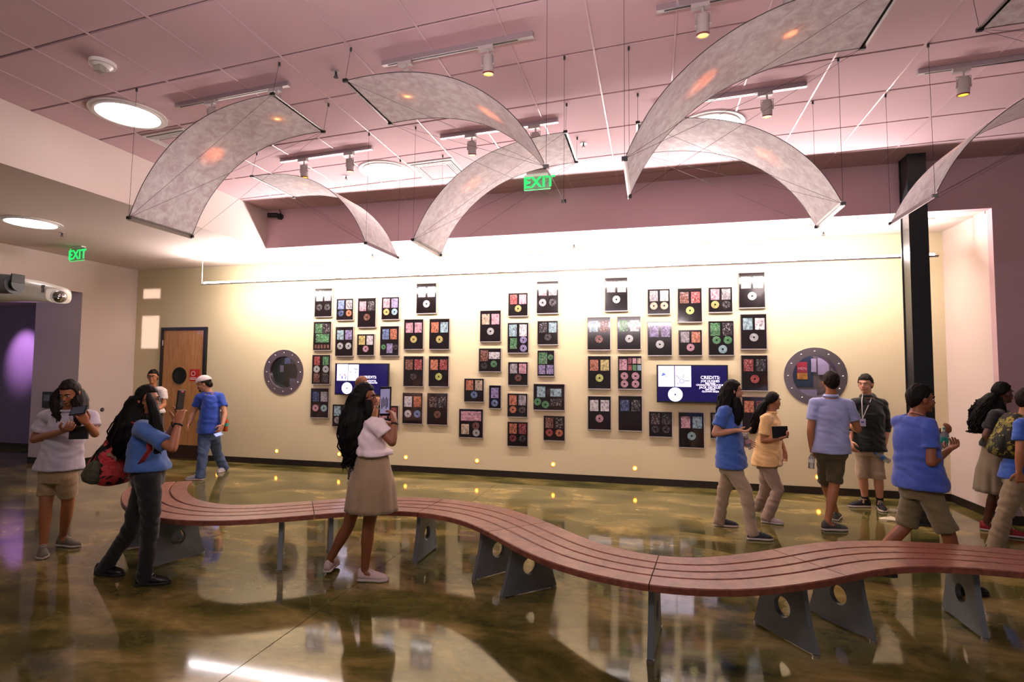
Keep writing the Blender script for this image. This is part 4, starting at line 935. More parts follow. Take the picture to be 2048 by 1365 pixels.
def face_parts(root, c, F, U, s, k, hairm, glasses=None):
    P = lambda x, y, z: c + s*x*k+F*y*k+U*z*k; T3 = Matrix((s, F, U)).transposed()
    for x in (-1, 1):
        e = MB().ball(P(x*.031, .0765, .004), Vector((.0105, .008, .0052))*k, 0, 12, 8, T3).obj('eye', M_EYEW, root, smooth='all')
        MB().ball(P(x*.031, .0825, .004), Vector((.0058, .0035, .0050))*k, 0, 10, 6, T3).obj('iris', M_IRIS, e, smooth='all')
        MB().tube([P(x*.014, .088, .022), P(x*.032, .088, .028), P(x*.050, .074, .022)], [.0035*k, .0045*k, .003*k], 6).obj('eyebrow', hairm, root, smooth='all')
    MB().tube([P(-.022, .086, -.057), P(0, .096, -.055), P(.022, .086, -.057)], [(.003*k, .004*k), (.006*k, .0075*k), (.003*k, .004*k)], 8, 0, tuple(U)).obj('lips', M_LIP, root, smooth='all')
    if glasses:
        b = MB()
        for x in (-1, 1):
            q = [P(x*.034+.026*math.cos(t), .098, .004+.018*math.sin(t)) for t in (2*PI*j/16 for j in range(17))]; b.tube(q, .0026, 6)
            b.tube([P(x*.060, .098, .008), P(x*.080, .05, .008), P(x*.083, -.02, .004)], .0026, 6)
        b.tube([P(-.008, .099, .008), P(.008, .099, .008)], .0026, 6); b.obj('glasses', M_BLACK, root, smooth='all')
def hair_cap(root, c, F, U, s, k, m, style='short', vol=1.0):
    P = lambda x, y, z: c + s*x*k+F*y*k+U*z*k; rings = []; nu, nv_ = 56, 36
    for i in range(nv_+1):
        th = -PI/2+PI*i/nv_; th = max(-PI/2+.02, min(PI/2-.02, th)); ring = []
        for j in range(nu):
            q = 2*PI*j/nu; d = Vector((math.cos(th)*math.cos(q), math.cos(th)*math.sin(q), math.sin(th)))
            if style == 'short': t = .36 if d.y > .55 else (-.05+.41*max(0, d.y-.2)/.35 if d.y > .2 else (-.12 if d.y > -.05 else max(-.86, -.12+1.25*(d.y+.05))))
            elif style == 'pull': t = .42 if d.y > .5 else (-.02+.44*max(0, d.y)/.5 if d.y > 0 else -.02+.5*d.y)
            else: t = .42 if d.y > .62 else (-.95+(1.37)*max(0, d.y)/.62 if d.y > .05 else -.95)
            msk = min(1, max(0, (d.z-t+.08)/.16)); msk = msk*msk*(3-2*msk)
            nz = noise.noise(Vector((d.x*5, d.y*5, d.z*2.5)))*.06 + noise.noise(Vector((d.x*16, d.y*16, d.z*6)))*(.09 if style == 'short' else .03)
            r = .78 + msk*(.27+.06*(vol-1)*5*max(0, d.z)+nz) ; bx, by, bz = .078, .096, .106
            ring.append(P(d.x*bx*r, -.010+d.y*by*r, .020+d.z*bz*r))
        rings.append(ring)
    MB().loft(rings).obj('hair', m, root, smooth='all')
def hair_fall(root, pts, m, strands=34, sd=1, wav=.012, extra=.10, name='hair_length'):
    """pts: [(point, half-width vec, half-depth vec)] from scalp to tips"""
    rnd = random.Random(sd); n = 40; rings = []; P = []
    for i in range(len(pts)-1):
        for q in range(4): f = q/4; P.append(tuple(pts[i][j].lerp(pts[i+1][j], f) for j in range(3)))
    P.append(pts[-1]); ph = [rnd.uniform(0, 6) for _ in range(5)]
    def R(c, a, b, q, i):
        t = i/len(P); m_ = 1+.08*math.sin(9*q+ph[0]+2.5*t*PI)*(.4+t)+.06*math.sin(17*q+ph[1]-4*t*PI)+.05*math.sin(5*t*2*PI+3*q+ph[2])
        return c + (a*math.cos(q)+b*math.sin(q))*m_
    for i, (c, a, b) in enumerate(P): rings.append([R(c, a, b, 2*PI*k/n, i) for k in range(n)])
    o = MB().loft(rings).obj(name, m, root, smooth='all')
    if strands:
        mb = MB(); down = (pts[-1][0]-pts[-2][0]).normalized()
        for k in range(strands):
            q = rnd.uniform(0, 2*PI); st = rnd.randint(len(P)//4, len(P)-4); L = []
            for i in range(st, len(P)): L.append(R(*P[i], q, i) + (R(*P[i], q, i)-P[i][0])*rnd.uniform(.0, .07))
            e = L[-1]; ex = rnd.uniform(.02, extra)
            for j in range(1, 4): L.append(e + down*ex*j/3 + Vector((rnd.uniform(-1, 1), rnd.uniform(-1, 1), 0))*wav)
            L = [p + Vector((math.sin(j*1.3+k), math.cos(j*1.1+k), 0))*wav*.5 for j, p in enumerate(L)]
            mb.tube(L, [.006]*(len(L)-2)+[.004, .001], 5)
        mb.obj('hair_strand', m, root, smooth='all')['kind'] = 'stuff'

def person(label, Y0, J, face, skin, k, top, bottom, shoes, hair=None, headf=None, hp=0, glasses=False, curl=(.5, .5), palm=((0, 0, 1), (0, 0, 1)), thumb=(1, -1), lift=None, socks=None, belly=1.0, hemw=1.0):
    """J: joints in pixels + depth offset; top=(material, hem_px, sleeve fraction, collar); bottom=(kind, material, length)"""
    def W(key): p = J[key]; return onY(p[0], p[1], Y0+(p[2] if len(p) > 2 else 0))
    hd, nk = W('hd'), W('nk'); s1, s2, e1, e2, w1, w2, f1, f2, h1, h2 = [W(q) for q in ('s1', 's2', 'e1', 'e2', 'w1', 'w2', 'f1', 'f2', 'h1', 'h2')]
    lift = lift or (0, 0); heels, toes = [], []
    for q in (1, 2):
        a, b = onZ(*J['H%d' % q], 0), onZ(*J['T%d' % q], 0); a.z = b.z = lift[q-1]; heels.append(a); toes.append(b)
    ank = []
    for a, b in zip(heels, toes): d = (b-a).normalized(); ank.append(a+d*.055*k+Vector((0, 0, .085*k)))
    kn = []
    for q, h in ((1, h1), (2, h2)):
        kp = J['k%d' % q]; y = (h.y+ank[q-1].y)/2 + (kp[2] if len(kp) > 2 else 0); kn.append(onY(kp[0], kp[1], y))
    f = Vector((face[0], face[1], 0)).normalized(); s = Vector((f.y, -f.x, 0))
    base = (ank[0]+ank[1])/2; root = thing('person', label, 'person', (base.x, base.y, 0))
    sh, F, U = basis(headf or face, hp)
    pel = (h1+h2)/2; sm = (s1+s2)/2; waist = pel.lerp(sm, .38)+Vector((0, 0, 0)); chest = pel.lerp(sm, .74)
    sv = (s2-s1); sv.z = 0; sv = sv.normalized() if sv.length > .08 else s
    if sv.dot(s) < 0: sv = -sv
    if abs(sv.dot(s)) < .6: sv = s
    bv = Vector((-sv.y, sv.x, 0)); u = Vector((0, 0, 1)); sw = max(.13*k, abs((s2-s1).dot(sv))/2)
    # ---- body
    b = MB()
    b.loft([rowring(c, sv*wx*k, bv*d_*k) for c, wx, d_ in ((pel-u*.06*k, .11, .08), (pel+u*.02*k, .140, .095), (waist, .125*belly, .092*belly), (chest, .145, .10), (sm-u*.02*k, .13, .08), (sm.lerp(nk, .6)+u*.0, .075, .06), (nk, .055, .052))])
    for s_, e_, w_ in ((s1, e1, w1), (s2, e2, w2)):
        limb(b, [s_, s_.lerp(e_, .5), e_, e_.lerp(w_, .3), w_], [.052*k, .044*k, .037*k, .038*k, .025*k])
        b.tube([sm.lerp(s_, .3)+u*.01, s_], [.06*k, .055*k], 12)
    for h_, k_, a_ in ((h1, kn[0], ank[0]), (h2, kn[1], ank[1])):
        limb(b, [h_.lerp(pel, .12)-u*.05*k, h_.lerp(k_, .5), k_, k_.lerp(a_, .3), k_.lerp(a_, .65), a_], [.074*k, .066*k, .052*k, .053*k, .040*k, .033*k])
    for q in (0, 1):
        d = (toes[q]-heels[q]).normalized(); b.tube([ank[q]-u*.02*k, heels[q]+d*.12*k+u*.05*k, heels[q]+d*.2*k+u*.03*k], [.034*k, .034*k, .02*k], 10)
    head_mesh(b, hd, F, U, sh, k, True, nk)
    bm_ = voxel(b, .0075, 5, .5)
    hb = MB(); hand(hb, w1, f1, palm[0], curl[0], thumb[0], k); hand(hb, w2, f2, palm[1], curl[1], thumb[1], k)
    v = [Vector(x.co) for x in bm_.vertices]; fcs = [tuple(p.vertices) for p in bm_.polygons]; bpy.data.meshes.remove(bm_)
    hb.add(v, fcs); hb.obj('body', skin, root, smooth='all')
    face_parts(root, hd, F, U, sh, k, {'m': H_BLK}['m'] if not hair else hair[0], glasses)
    # ---- trousers, shorts or skirt
    kind, bm2, ln = bottom
    if kind == 'skirt':
        zt = pel.z+.10*k; zb_ = onY(J['h1'][0], ln, Y0).z; rings = []; n = 72
        for i in range(15):
            t_ = i/14; z = zt+(zb_-zt)*t_; w_ = .150+.070*min(1, t_*2.0)*1.0+.035*max(0, t_-.5); d_ = .115+.060*min(1, t_*1.8)+.05*max(0, t_-.4); c = Vector((pel.x, pel.y, z)); r = []
            for j in range(n):
                q = 2*PI*j/n; pl_ = 1+(.085*abs(math.sin(q*6+.5))+.012*math.sin(q*17))*max(0, t_-.2)*1.3-.02*t_; r.append(c+(sv*math.cos(q)*w_*k+bv*math.sin(q)*d_*k)*pl_)
            rings.append(r)
        o = MB().loft(rings, cap=True).obj('skirt', bm2, root, smooth='all')
        MB().tube([pel+u*.10*k+sv*math.cos(q)*.154*k+bv*math.sin(q)*.119*k for q in (2*PI*j/40 for j in range(41))], (.006), 6).obj('waistband', bm2, o, smooth='all')
    else:
        b = MB(); b.loft([rowring(c, sv*wx*k*hemw, bv*d_*k) for c, wx, d_ in ((pel-u*.09*k, .145, .115), (pel, .172, .128), (pel+u*.12*k, .158, .115))])
        for h_, k_, a_ in ((h1, kn[0], ank[0]), (h2, kn[1], ank[1])):
            hh = h_.lerp(pel, .12)-u*.03*k
            if kind == 'shorts':
                e_ = h_.lerp(k_, ln) if ln <= 1 else k_.lerp(a_, ln-1); limb(b, [hh, hh.lerp(e_, .5)], [.092*k, .084*k]); b.tube([hh.lerp(e_, .5), e_], [.084*k, .079*k], 18)
            else:
                lo = a_-u*.058*k; limb(b, [hh, hh.lerp(k_, .5), k_], [.098*k, .085*k, .068*k]); b.tube([k_, k_.lerp(lo, .5), lo], [.068*k, .062*k*ln, .060*k*ln], 18)
        me = shift(voxel(b, .010, 3, .5, .016), root['_o']); addmesh(me, kind if kind == 'shorts' else 'trousers', root, bm2)
        for p in me.polygons: p.use_smooth = True
    # ---- shirt
    tm, hem, slv, col = top; zh = onY((J['h1'][0]+J['h2'][0])/2, hem, Y0).z; hc = Vector((pel.x, pel.y, zh))
    b = MB(); wd = max(.172, sw/k*.95)
    b.loft([rowring(c, sv*wx*k, bv*d_*k, 26, 2.5) for c, wx, d_ in ((hc, .192*belly*hemw, .150*belly), (hc+u*.03*k, .190*belly*hemw, .148*belly), (waist, .166*belly, .128*belly), (chest, .168, .125), (chest.lerp(sm, .7), .150, .105), (sm+u*.025*k, .115, .082), (sm.lerp(nk, .75), .068, .064))])
    for s_, e_, w_ in ((s1, e1, w1), (s2, e2, w2)):
        se = s_.lerp(e_, min(slv, 1)); b.ball(s_, .064*k, 0, 14, 8); b.tube([sm.lerp(s_, .45), s_], [.082*k, .064*k], 16); b.tube([s_, s_.lerp(se, .5), se], [.065*k, .064*k, (.066 if slv < .9 else .055)*k], 16)
        if slv > 1: b.ball(e_, .052*k, 0, 12, 8); b.tube([e_, e_.lerp(w_, slv-1)], [.052*k, .043*k], 14)
    me = shift(voxel(b, .009, 3, .5, .016), root['_o']); shirt = addmesh(me, 'shirt', root, tm)
    for p in me.polygons: p.use_smooth = True
    if col:
        nd = (hd-nk).normalized(); a_ = nd.orthogonal().normalized(); c0 = nk-nd*.012*k; r = []
        for (z, rr) in ((0, .068), (.030, .066), (.034, .070), (.012, .080)): r.append([c0+nd*z*k+sv*rr*k*math.cos(q)+bv*rr*k*math.sin(q)*.98 for q in (2*PI*j/28 for j in range(28))])
        MB().loft(r, cap=False).obj('collar', col, shirt, smooth='all')
    for q in (0, 1):
        if socks: d = (toes[q]-heels[q]).normalized(); MB().tube([ank[q]-u*.03*k, ank[q]+u*.02*k, ank[q].lerp(kn[q], .22)], [.043*k, .038*k, .042*k], 14).obj('sock', socks, root, smooth='all')
        shoe(root, heels[q], toes[q], k, shoes[0], shoes[1], shoes[2])
    if hair: hair_cap(root, hd, F, U, sh, k, hair[0], hair[1], hair[2] if len(hair) > 2 else 1)
    return dict(root=root, hd=hd, nk=nk, F=F, U=U, sh=sh, f=f, s=sv, b=bv, s1=s1, s2=s2, e1=e1, e2=e2, w1=w1, w2=w2, f1=f1, f2=f2, pel=pel, sm=sm, chest=chest, waist=waist, k=k, Y0=Y0, ank=ank, heels=heels, toes=toes)
def fallpx(R, pts, m, **kw):
    """pts: (px, py, dy, halfwidth, halfdepth) in the person's own depth"""
    L = [(onY(p[0], p[1], R['Y0']+p[2]), Vector((p[3], 0, 0)), Vector((0, p[4], 0))) for p in pts]
    hair_fall(R['root'], L, m, **kw)
def oriented(mb, c, x, z): # helper: matrix with local x, z axes given
    x = Vector(x).normalized(); z = Vector(z); z = (z-x*x.dot(z)).normalized(); y = z.cross(x)
    return Matrix.Translation(c) @ Matrix((x, y, z)).transposed().to_4x4()
def slab_phone(name, label, cat, c, x, z, w, h, t, body, scr=None, scrm=None):
    T = oriented(None, c, x, z); r = thing(name, label, cat, tuple(c))
    MB().box((-w/2, -t/2, -h/2), (w/2, t/2, h/2), 0, T).obj('case', body, r, bevel=.003)
    if scrm: MB().box((-w*.43, scr*t/2-(.001 if scr < 0 else 0), -h*.42), (w*.43, scr*t/2+(.001 if scr > 0 else 0), h*.42), 0, T).obj('screen', scrm, r)
    MB().ball(T @ Vector((w*.3, -(scr or 1)*t/2, h*.42)), .006, 0, 10, 6).obj('camera_lens', M_DARKG, r, smooth='all')
    return r, T
def bottle(label, c, d, col, cap, L=.2, r=.032):
    d = Vector(d).normalized(); c = Vector(c); t = thing('water_bottle', label, 'bottle', tuple(c))
    MB().tube([c-d*L*.5, c-d*L*.48, c-d*L*.1, c+d*L*.18, c+d*L*.36, c+d*L*.42], [r*.8, r, r*.93, r, r*.45, r*.42], 18).obj('body', col, t, smooth='all')
    MB().tube([c+d*L*.42, c+d*L*.5], [r*.5, r*.5], 14).obj('cap', cap, t, smooth=True)
    MB().tube([c-d*L*.12, c+d*L*.1], [r*1.03, r*1.03], 18).obj('label_band', cap, t, smooth=True)
    return t
CLR = mat('clear_bottle_plastic', '#c8cfd4', .08, trans=.7); BLUEC = mat('blue_cap', '#3a6ab0', .4); GRNC = mat('teal_cap', '#2a9a8a', .4)

# 1 girl looking at her phone, far left
GREYP = cloth('pale_lilac_polo', '#c3bccb'); KH = cloth('khaki_cotton', '#a48a66'); KH2 = cloth('stone_khaki_cotton', '#9c8469')
p1 = person('girl in pale polo and khaki shorts looking down at a phone, leftmost person', -4.65, dict(hd=(140,786,-.04), nk=(139,823,.02), s1=(92,834,0), s2=(181,834,0), e1=(68,880,-.02), w1=(128,862,-.22), f1=(152,852,-.28), e2=(190,868,-.03), w2=(173,846,-.24), f2=(163,832,-.29), h1=(98,945,0), h2=(136,945,0), k1=(92,1010,-.03), k2=(136,1008,-.02), H1=(86,1106), T1=(84,1130), H2=(116,1092), T2=(170,1096)),
    (.25, -1), SK2, .93, (GREYP, 938, .62, GREYP), ('shorts', KH, .72), (mat('grey_canvas_shoe', '#6a6456', .7), M_RUB, M_RUB), (H_BRN, 'long'), (.35, -1), -.45, curl=(.9, .9), palm=((.3, .3, 1), (-.6, -.2, .6)), belly=1.08, hemw=1.05)
R = p1
for sx, q in ((-1, 1), (1, 2)):
    x = 139+sx*17
    fallpx(R, [(x-sx*8, 770, .02, .012, .02), (x-sx*1, 782, .02, .034, .06), (x+sx*4, 800, .01, .045, .075), (x+sx*6, 822, -.03, .045, .05), (x+sx*3, 836, -.07, .03, .03), (x, 848, -.08, .012, .012)], H_BRN, strands=14, sd=q, extra=.03)
slab_phone('smartphone', 'black smartphone held by the leftmost girl', 'phone', R['w2'].lerp(R['f2'], .9)+Vector((.0, -.03, .05)), (1, .1, .15), (.1, .45, .8), .15, .075, .011, M_BLACK, -1, emis('phone_screen_dim', '#3a3c48', .3))
slab_phone('tablet_case', 'black tablet pressed under the forearm of the leftmost girl', 'tablet', onY(158, 866, R['Y0']-.17), (1, .1, .05), (0, .1, 1), .18, .11, .018, M_BLACK, None)

# 2 girl with backpack holding a phone up
BLUE = cloth('blue_tee_cotton', '#3f66a8'); NAVYP = cloth('black_trouser_cloth', '#0c0f14', 0)
p2 = person('girl in blue shirt with long black hair raising a phone, wearing a floral backpack', -4.97, dict(hd=(295,801,0), nk=(288,838,0), s1=(292,856,.15), s2=(285,860,-.15), e1=(330,886,.14), w1=(352,846,.05), f1=(358,816,.03), e2=(345,897,-.18), w2=(357,848,-.11), f2=(361,818,-.06), h1=(297,948,.09), h2=(297,950,-.09), k1=(262,1058,.0), k2=(302,1044), H1=(192,1150), T1=(248,1152), H2=(272,1172), T2=(332,1168)),
    (1, .12), SK2, .92, (BLUE, 938, .78, None), ('trousers', NAVYP, .95), (M_BLACK, M_DARKG, M_RUB), (H_BLK, 'long', 1.12), (1, .0), .05, glasses=True, curl=(.5, .55), palm=((-.3, -1, .2), (-.3, 1, .2)), thumb=(-1, 1), belly=1.12)
R = p2
fallpx(R, [(287,792,.0,.085,.085), (278,815,.0,.10,.11), (268,845,-.03,.125,.13), (258,875,-.05,.125,.12), (250,898,-.06,.09,.09), (246,912,-.06,.05,.05)], H_BLK, strands=40, sd=5, extra=.05)
fallpx(R, [(297,786,-.07,.01,.015), (301,800,-.10,.03,.03), (310,832,-.12,.04,.03), (314,858,-.13,.04,.03), (316,884,-.13,.03,.025), (316,902,-.13,.015,.015)], H_BLK, strands=12, sd=6, extra=.03)
slab_phone('smartphone', 'dark smartphone with pink top held up by the backpack girl', 'phone', onY(361, 800, R['Y0']-.04), (.15, -1, 0), (.08, .1, 1), .075, .15, .012, mat('dark_phone_case', '#15131a', .4), -1, emis('phone_screen_lilac', '#6c6884', .45))
o = MB().ball(onY(361, 784, R['Y0']-.04), (.018, .03, .014), 0, 14, 8).obj('phone_charm', mat('pink_case', '#d0305c', .4), org=onY(361, 784, R['Y0']-.04)); tag(o, 'pink bow clip on top of the raised phone', 'phone charm')
for nm, w_, e_, lb in (('wristband', 'w1', 'e1', 'far'), ('wristband', 'w2', 'e2', 'near')):
    c = R[w_].lerp(R[e_], .08); a = (R[w_]-R[e_]).normalized(); MB().washer(c, a, .024, .031, .012, 20).obj(nm, M_BLACK, R['root'], smooth='all')
bc = onY(236, 915, R['Y0']-.02); t = thing('backpack', 'red floral backpack worn by the girl raising her phone', 'backpack', tuple(bc))
ax = (onY(252, 866, R['Y0'])-onY(228, 958, R['Y0'])).normalized(); sd_ = Vector((0, 1, 0)); bk = ax.cross(sd_); bk = bk if bk.x < 0 else -bk
def pack(c, ax, sd_, bk, L, W_, D_): return [rowring(c+ax*L*a+bk*D_*o_, sd_*W_*w_, bk*D_*d_, 24, 2.8) for a, w_, d_, o_ in ((-.5, .55, .5, .0), (-.46, .85, .85, .05), (-.25, 1, 1.12, .12), (.1, .95, .9, .02), (.35, .8, .65, -.1), (.47, .6, .45, -.2), (.5, .3, .2, -.2))]
MB().loft(pack(bc, ax, sd_, bk, .42, .16, .105)).obj('main_bag', M_FLOWER, t, smooth='all')
MB().loft(pack(bc-ax*.07+bk*.115, ax, sd_, bk, .22, .12, .065)).obj('front_pocket', M_FLOWER, t, smooth='all')
MB().loft(pack(bc-ax*.10-sd_*.15+bk*.03, ax, sd_, bk, .18, .045, .07)).obj('side_pocket', mat('green_trim', '#4a4c3a', .8, var=.4, vscale=40), t, smooth='all')
MB().tube([bc+ax*.12-sd_*.13+bk*.02, bc+ax*.05-sd_*.148+bk*.05, bc-ax*.06-sd_*.165+bk*.07], .007, 8).obj('zip', M_BLACK, t, smooth='all')
for y in (-.14, .14):
    MB().tube([R['sm']+Vector((-.03, y*.7, .07)), R['s2']+Vector((.05, y+.14, .0)) if y < 0 else R['s1']+Vector((.05, y-.14, 0)), onY(300, 900, R['Y0']+y*1.15), onY(276, 935, R['Y0']+y)], [(.022, .006)]*4, 8, 0, (0, 1, 0)).obj('shoulder_strap', mat('red_strap', '#a8322c', .7), t, smooth='all')

# 3 boy in white tee by the door
p3 = person('boy with glasses in a white tee standing at the left of the wooden door', -1.0, dict(hd=(306,755,-.02), nk=(305,776,.01), s1=(285,783,.03), s2=(326,783,-.03), e1=(281,812,-.03), w1=(300,822,-.2), f1=(309,820,-.24), e2=(328,811,-.05), w2=(318,818,-.2), f2=(309,816,-.25), h1=(297,840), h2=(315,840), k1=(296,888), k2=(317,888), H1=(295,936), T1=(293,946), H2=(317,936), T2=(321,946)),
    (.35, -1), SK2, .98, (cloth('white_tee_cotton', '#d2c6c4'), 826, .62, None), ('trousers', NAVYP, .95), (M_BLACK, M_DARKG, None), (H_BLK, 'short', 1.15), (.6, -1), .05, glasses=True, curl=(.9, .9), palm=((0, .4, 1), (0, .4, 1)))

# 4 man with a cap
RB = cloth('royal_blue_polo', '#1f45a8')
p4 = person('man in royal blue polo, jeans and white cap walking past the wooden door', -1.26, dict(hd=(408,769,-.07), nk=(417,787,-.01), s1=(399,795,-.10), s2=(441,794,.06), e1=(387,826,-.1), w1=(379,847,-.2), f1=(372,858,-.24), e2=(450,829,.02), w2=(445,851,-.08), f2=(438,864,-.12), h1=(409,868,-.06), h2=(427,868,.05), k1=(406,910,-.05), k2=(434,906,.0), H1=(407,961), T1=(374,961), H2=(453,941), T2=(426,950)),
    (-.62, -.8), SK1, 1.0, (RB, 866, .58, RB), ('trousers', JEAN, 1.12), (mat('grey_white_trainer', '#a9a4a8', .5), M_RUB, M_RUB), (H_BRN, 'short', .97), (-.9, -.62), -.25, curl=(1.2, .9), palm=((.5, .3, 0), (-.5, .2, 0)), belly=1.15)
R = p4; P = lambda x, y, z: R['hd']+R['sh']*x+R['F']*y+R['U']*z
CAP = cloth('white_cap_cotton', '#d3c8cc', 0); rings = []
for i in range(9):
    th = .18+1.35*i/8; rings.append([P(.098*math.cos(th)*math.cos(q), -.008+.120*math.cos(th)*math.sin(q), .030+.112*math.sin(th)) for q in (2*PI*j/28 for j in range(28))])
cp = MB().loft(rings).obj('cap', CAP, R['root'], smooth='all')
MB().loft([[P(.076*math.cos(q)*w_, .078+y, .049-y*.22+z) for q, y in ((PI, 0), (PI*.8, .035), (PI*.6, .055), (PI*.5, .062), (PI*.4, .055), (PI*.2, .035), (0, 0))] for z, w_ in ((0, 1), (.006, 1))]).obj('cap_brim', CAP, cp, smooth=True)
MB().ball(P(0, .078, -.042), (.035, .018, .010), 0, 14, 8, Matrix((R['sh'], R['F'], R['U'])).transposed()).ball(P(0, .072, -.085), (.024, .02, .018), 0, 14, 8, Matrix((R['sh'], R['F'], R['U'])).transposed()).obj('beard', H_BRN, R['root'], smooth='all')
b = MB().loft([rowring(P(x, -.075, z), R['sh']*.02, R['F']*.02, 10) for x, z in ((-.05, .0), (-.045, -.04), (-.03, -.06))]).ball(P(0, -.09, -.02), (.06, .03, .05), 0, 14, 8, Matrix((R['sh'], R['F'], R['U'])).transposed()); b.obj('hair_back', H_BRN, R['root'], smooth='all')
b = MB(); b.tube([R['nk']+R['f']*.06, R['chest']+R['f']*.135+R['s']*.02], .004, 6); lan = thing('lanyard', 'thin dark lanyard round the neck of the man in the cap', 'lanyard', tuple(R['chest']))
MB().tube([R['nk']+R['s']*.05+R['f']*.05, R['chest']+R['f']*.137], .003, 6).tube([R['nk']-R['s']*.05+R['f']*.05, R['chest']+R['f']*.137], .003, 6).obj('cord', M_DARKG, lan, smooth='all')
MB().box(R['chest']+R['f']*.14+Vector((-.02, -.003, -.05)), R['chest']+R['f']*.14+Vector((.02, .003, 0))).obj('badge', M_DARKG, lan)
c = onY(437, 869, R['Y0']-.16); slab_phone('smartphone', 'lit smartphone in the hand of the man in the cap', 'phone', c, (.8, .1, .25), (-.2, -.6, .7), .13, .065, .009, M_WHITEP, -1, emis('phone_screen_blue', '#a8b0ff', 1.3))
t = thing('messenger_bag', 'pale bag with dark red strap slung behind the man in the cap', 'bag', tuple(R['waist']))
MB().tube([R['s2'].lerp(R['nk'], .35)+Vector((0, -.10, .04)), R['s2']+Vector((-.03, -.13, -.08)), R['s2']+Vector((-.01, -.09, -.2)), R['s2']+Vector((.03, .06, -.33))], [(.016, .005)]*4, 8, 0, (1, 0, 0)).obj('shoulder_strap', camo_mat('red_woven_strap', ['#7a1c2c', '#c8a0a4', '#401018'], 40), t, smooth='all')
c = R['waist']-R['f']*.17+R['s']*.0; MB().box((-.04, -.13, -.14), (.05, .13, .13), 0, Matrix.Translation(c) @ Matrix.Rotation(math.atan2(R['f'].y, R['f'].x), 4, 'Z')).obj('bag_body', cloth('grey_bag_cloth', '#a09494'), t, bevel=.02)
bottle('orange bottle with green lid at the hip of the man in the cap', onY(452, 849, R['Y0']+.06), (.1, 0, 1), mat('orange_bottle', '#c04a1c', .35), GRNC, .22, .036)

# 5 girl with tablet, centre
WT = cloth('white_pink_tee', '#e6d4d8'); KSK = cloth('khaki_skirt_twill', '#9c8466')
p5 = person('girl in white tee and khaki skirt with waist length black hair photographing with a tablet', -4.49, dict(hd=(730,796,0), nk=(731,834,0), s1=(709,852,.11), s2=(757,852,-.10), e1=(752,886,.28), w1=(768,856,.22), f1=(777,832,.14), e2=(784,885,-.10), w2=(789,846,-.04), f2=(784,816,.0), h1=(733,925,.06), h2=(756,925,-.06), k1=(697,1052,.0), k2=(737,1056,.0), H1=(653,1152), T1=(676,1128), H2=(716,1162), T2=(776,1163)),
    (.78, .62), SK3, .93, (WT, 908, .52, None), ('skirt', KSK, 1018), (mat('white_canvas_shoe', '#c9b4ae', .6), M_RUB, M_RUB), (H_BLK, 'long', 1.12), (1, .15), .0, curl=(.8, .8), palm=((.2, -.3, .1), (-.9, .2, .1)), thumb=(1, -1), lift=(.02, 0))
R = p5
fallpx(R, [(722,786,-.01,.085,.085), (714,812,-.01,.10,.10), (708,845,-.05,.115,.10), (704,876,-.07,.10,.085), (702,900,-.08,.075,.06), (700,915,-.08,.04,.035)], H_BLK, strands=70, sd=9, extra=.12, wav=.014)
fallpx(R, [(736,800,-.07,.03,.03), (738,822,-.08,.028,.03), (734,842,-.09,.02,.02)], H_BLK, strands=6, sd=10, extra=.02)
TBS = emis('tablet_screen_lit', '#8a86a8', .45)
r, T = slab_phone('tablet', 'black tablet raised in the hands of the girl in the khaki skirt', 'tablet', onY(771, 803, R['Y0']+.06), (1, -.25, .05), (.08, .05, 1), .112, .232, .012, M_BLACK, -1, TBS)
for k_ in range(5): MB().box((-.035+.015*k_, -.0078, -.06+.01*(k_ % 3)), (-.027+.015*k_, -.0072, .02+.012*(k_ % 2)), 0, T).obj('screen_detail', mat('screen_dark_bar', '#2a2c38', .3), r)  # dark bars in the picture shown on the tablet
c = R['w2'].lerp(R['e2'], .1); MB().washer(c, (R['w2']-R['e2']).normalized(), .024, .031, .010, 20).obj('wristband', M_BLACK, R['root'], smooth='all')

# 6 woman behind
p6 = person('woman with tied back fair hair writing, standing behind the girl with the tablet', -1.02, dict(hd=(724,769,0), nk=(722,789,0), s1=(704,797,.06), s2=(741,798,-.05), e1=(712,832,.0), w1=(736,822,-.16), f1=(748,814,-.2), e2=(750,834,-.08), w2=(754,812,-.14), f2=(756,800,-.18), h1=(710,858,0), h2=(727,858,0), k1=(704,910), k2=(724,910), H1=(701,963), T1=(707,958), H2=(722,963), T2=(730,959)),
    (.6, .8), SK1, .93, (cloth('pale_pink_blouse', '#c8a49c'), 862, .5, None), ('trousers', M_LEOP, 1.0), (M_RUB, M_RUB, None), (H_BLD, 'pull', 1.05), (.7, .7), -.1, curl=(.9, .9))
o = MB().tube([onY(749, 808, -1.26), onY(760, 822, -1.26)], .007, 8).obj('pen', mat('dark_green_pen', '#14382c', .3), org=onY(755, 814, -1.26)); tag(o, 'dark green pen held by the fair haired woman', 'pen')

# 7 girl in blue tee walking
BL7 = cloth('mid_blue_tee', '#3d64b4')
p7 = person('girl in oversized blue tee and khaki trousers walking right under the right television', -2.25, dict(hd=(1466,783,0), nk=(1458,810,0), s1=(1464,822,.14), s2=(1447,825,-.14), e1=(1468,872,.14), w1=(1488,878,.10), f1=(1497,884,.08), e2=(1430,868,-.18), w2=(1474,861,-.2), f2=(1494,864,-.2), h1=(1463,930,.08), h2=(1463,930,-.08), k1=(1447,985,.0), k2=(1492,985,.0), H1=(1428,1052), T1=(1478,1055), H2=(1494,1079), T2=(1556,1082)),
    (1, .12), SK1, .95, (BL7, 934, .66, None), ('trousers', cloth('beige_trousers', '#a08c74'), 1.0), (mat('dark_canvas_shoe', '#23262c', .7), M_RUB, M_RUB), (H_BLK, 'long', 1.08), (1, .1), .0, curl=(.5, .6), palm=((0, -1, 0), (0, 0, 1)), belly=1.05, hemw=1.05)
R = p7
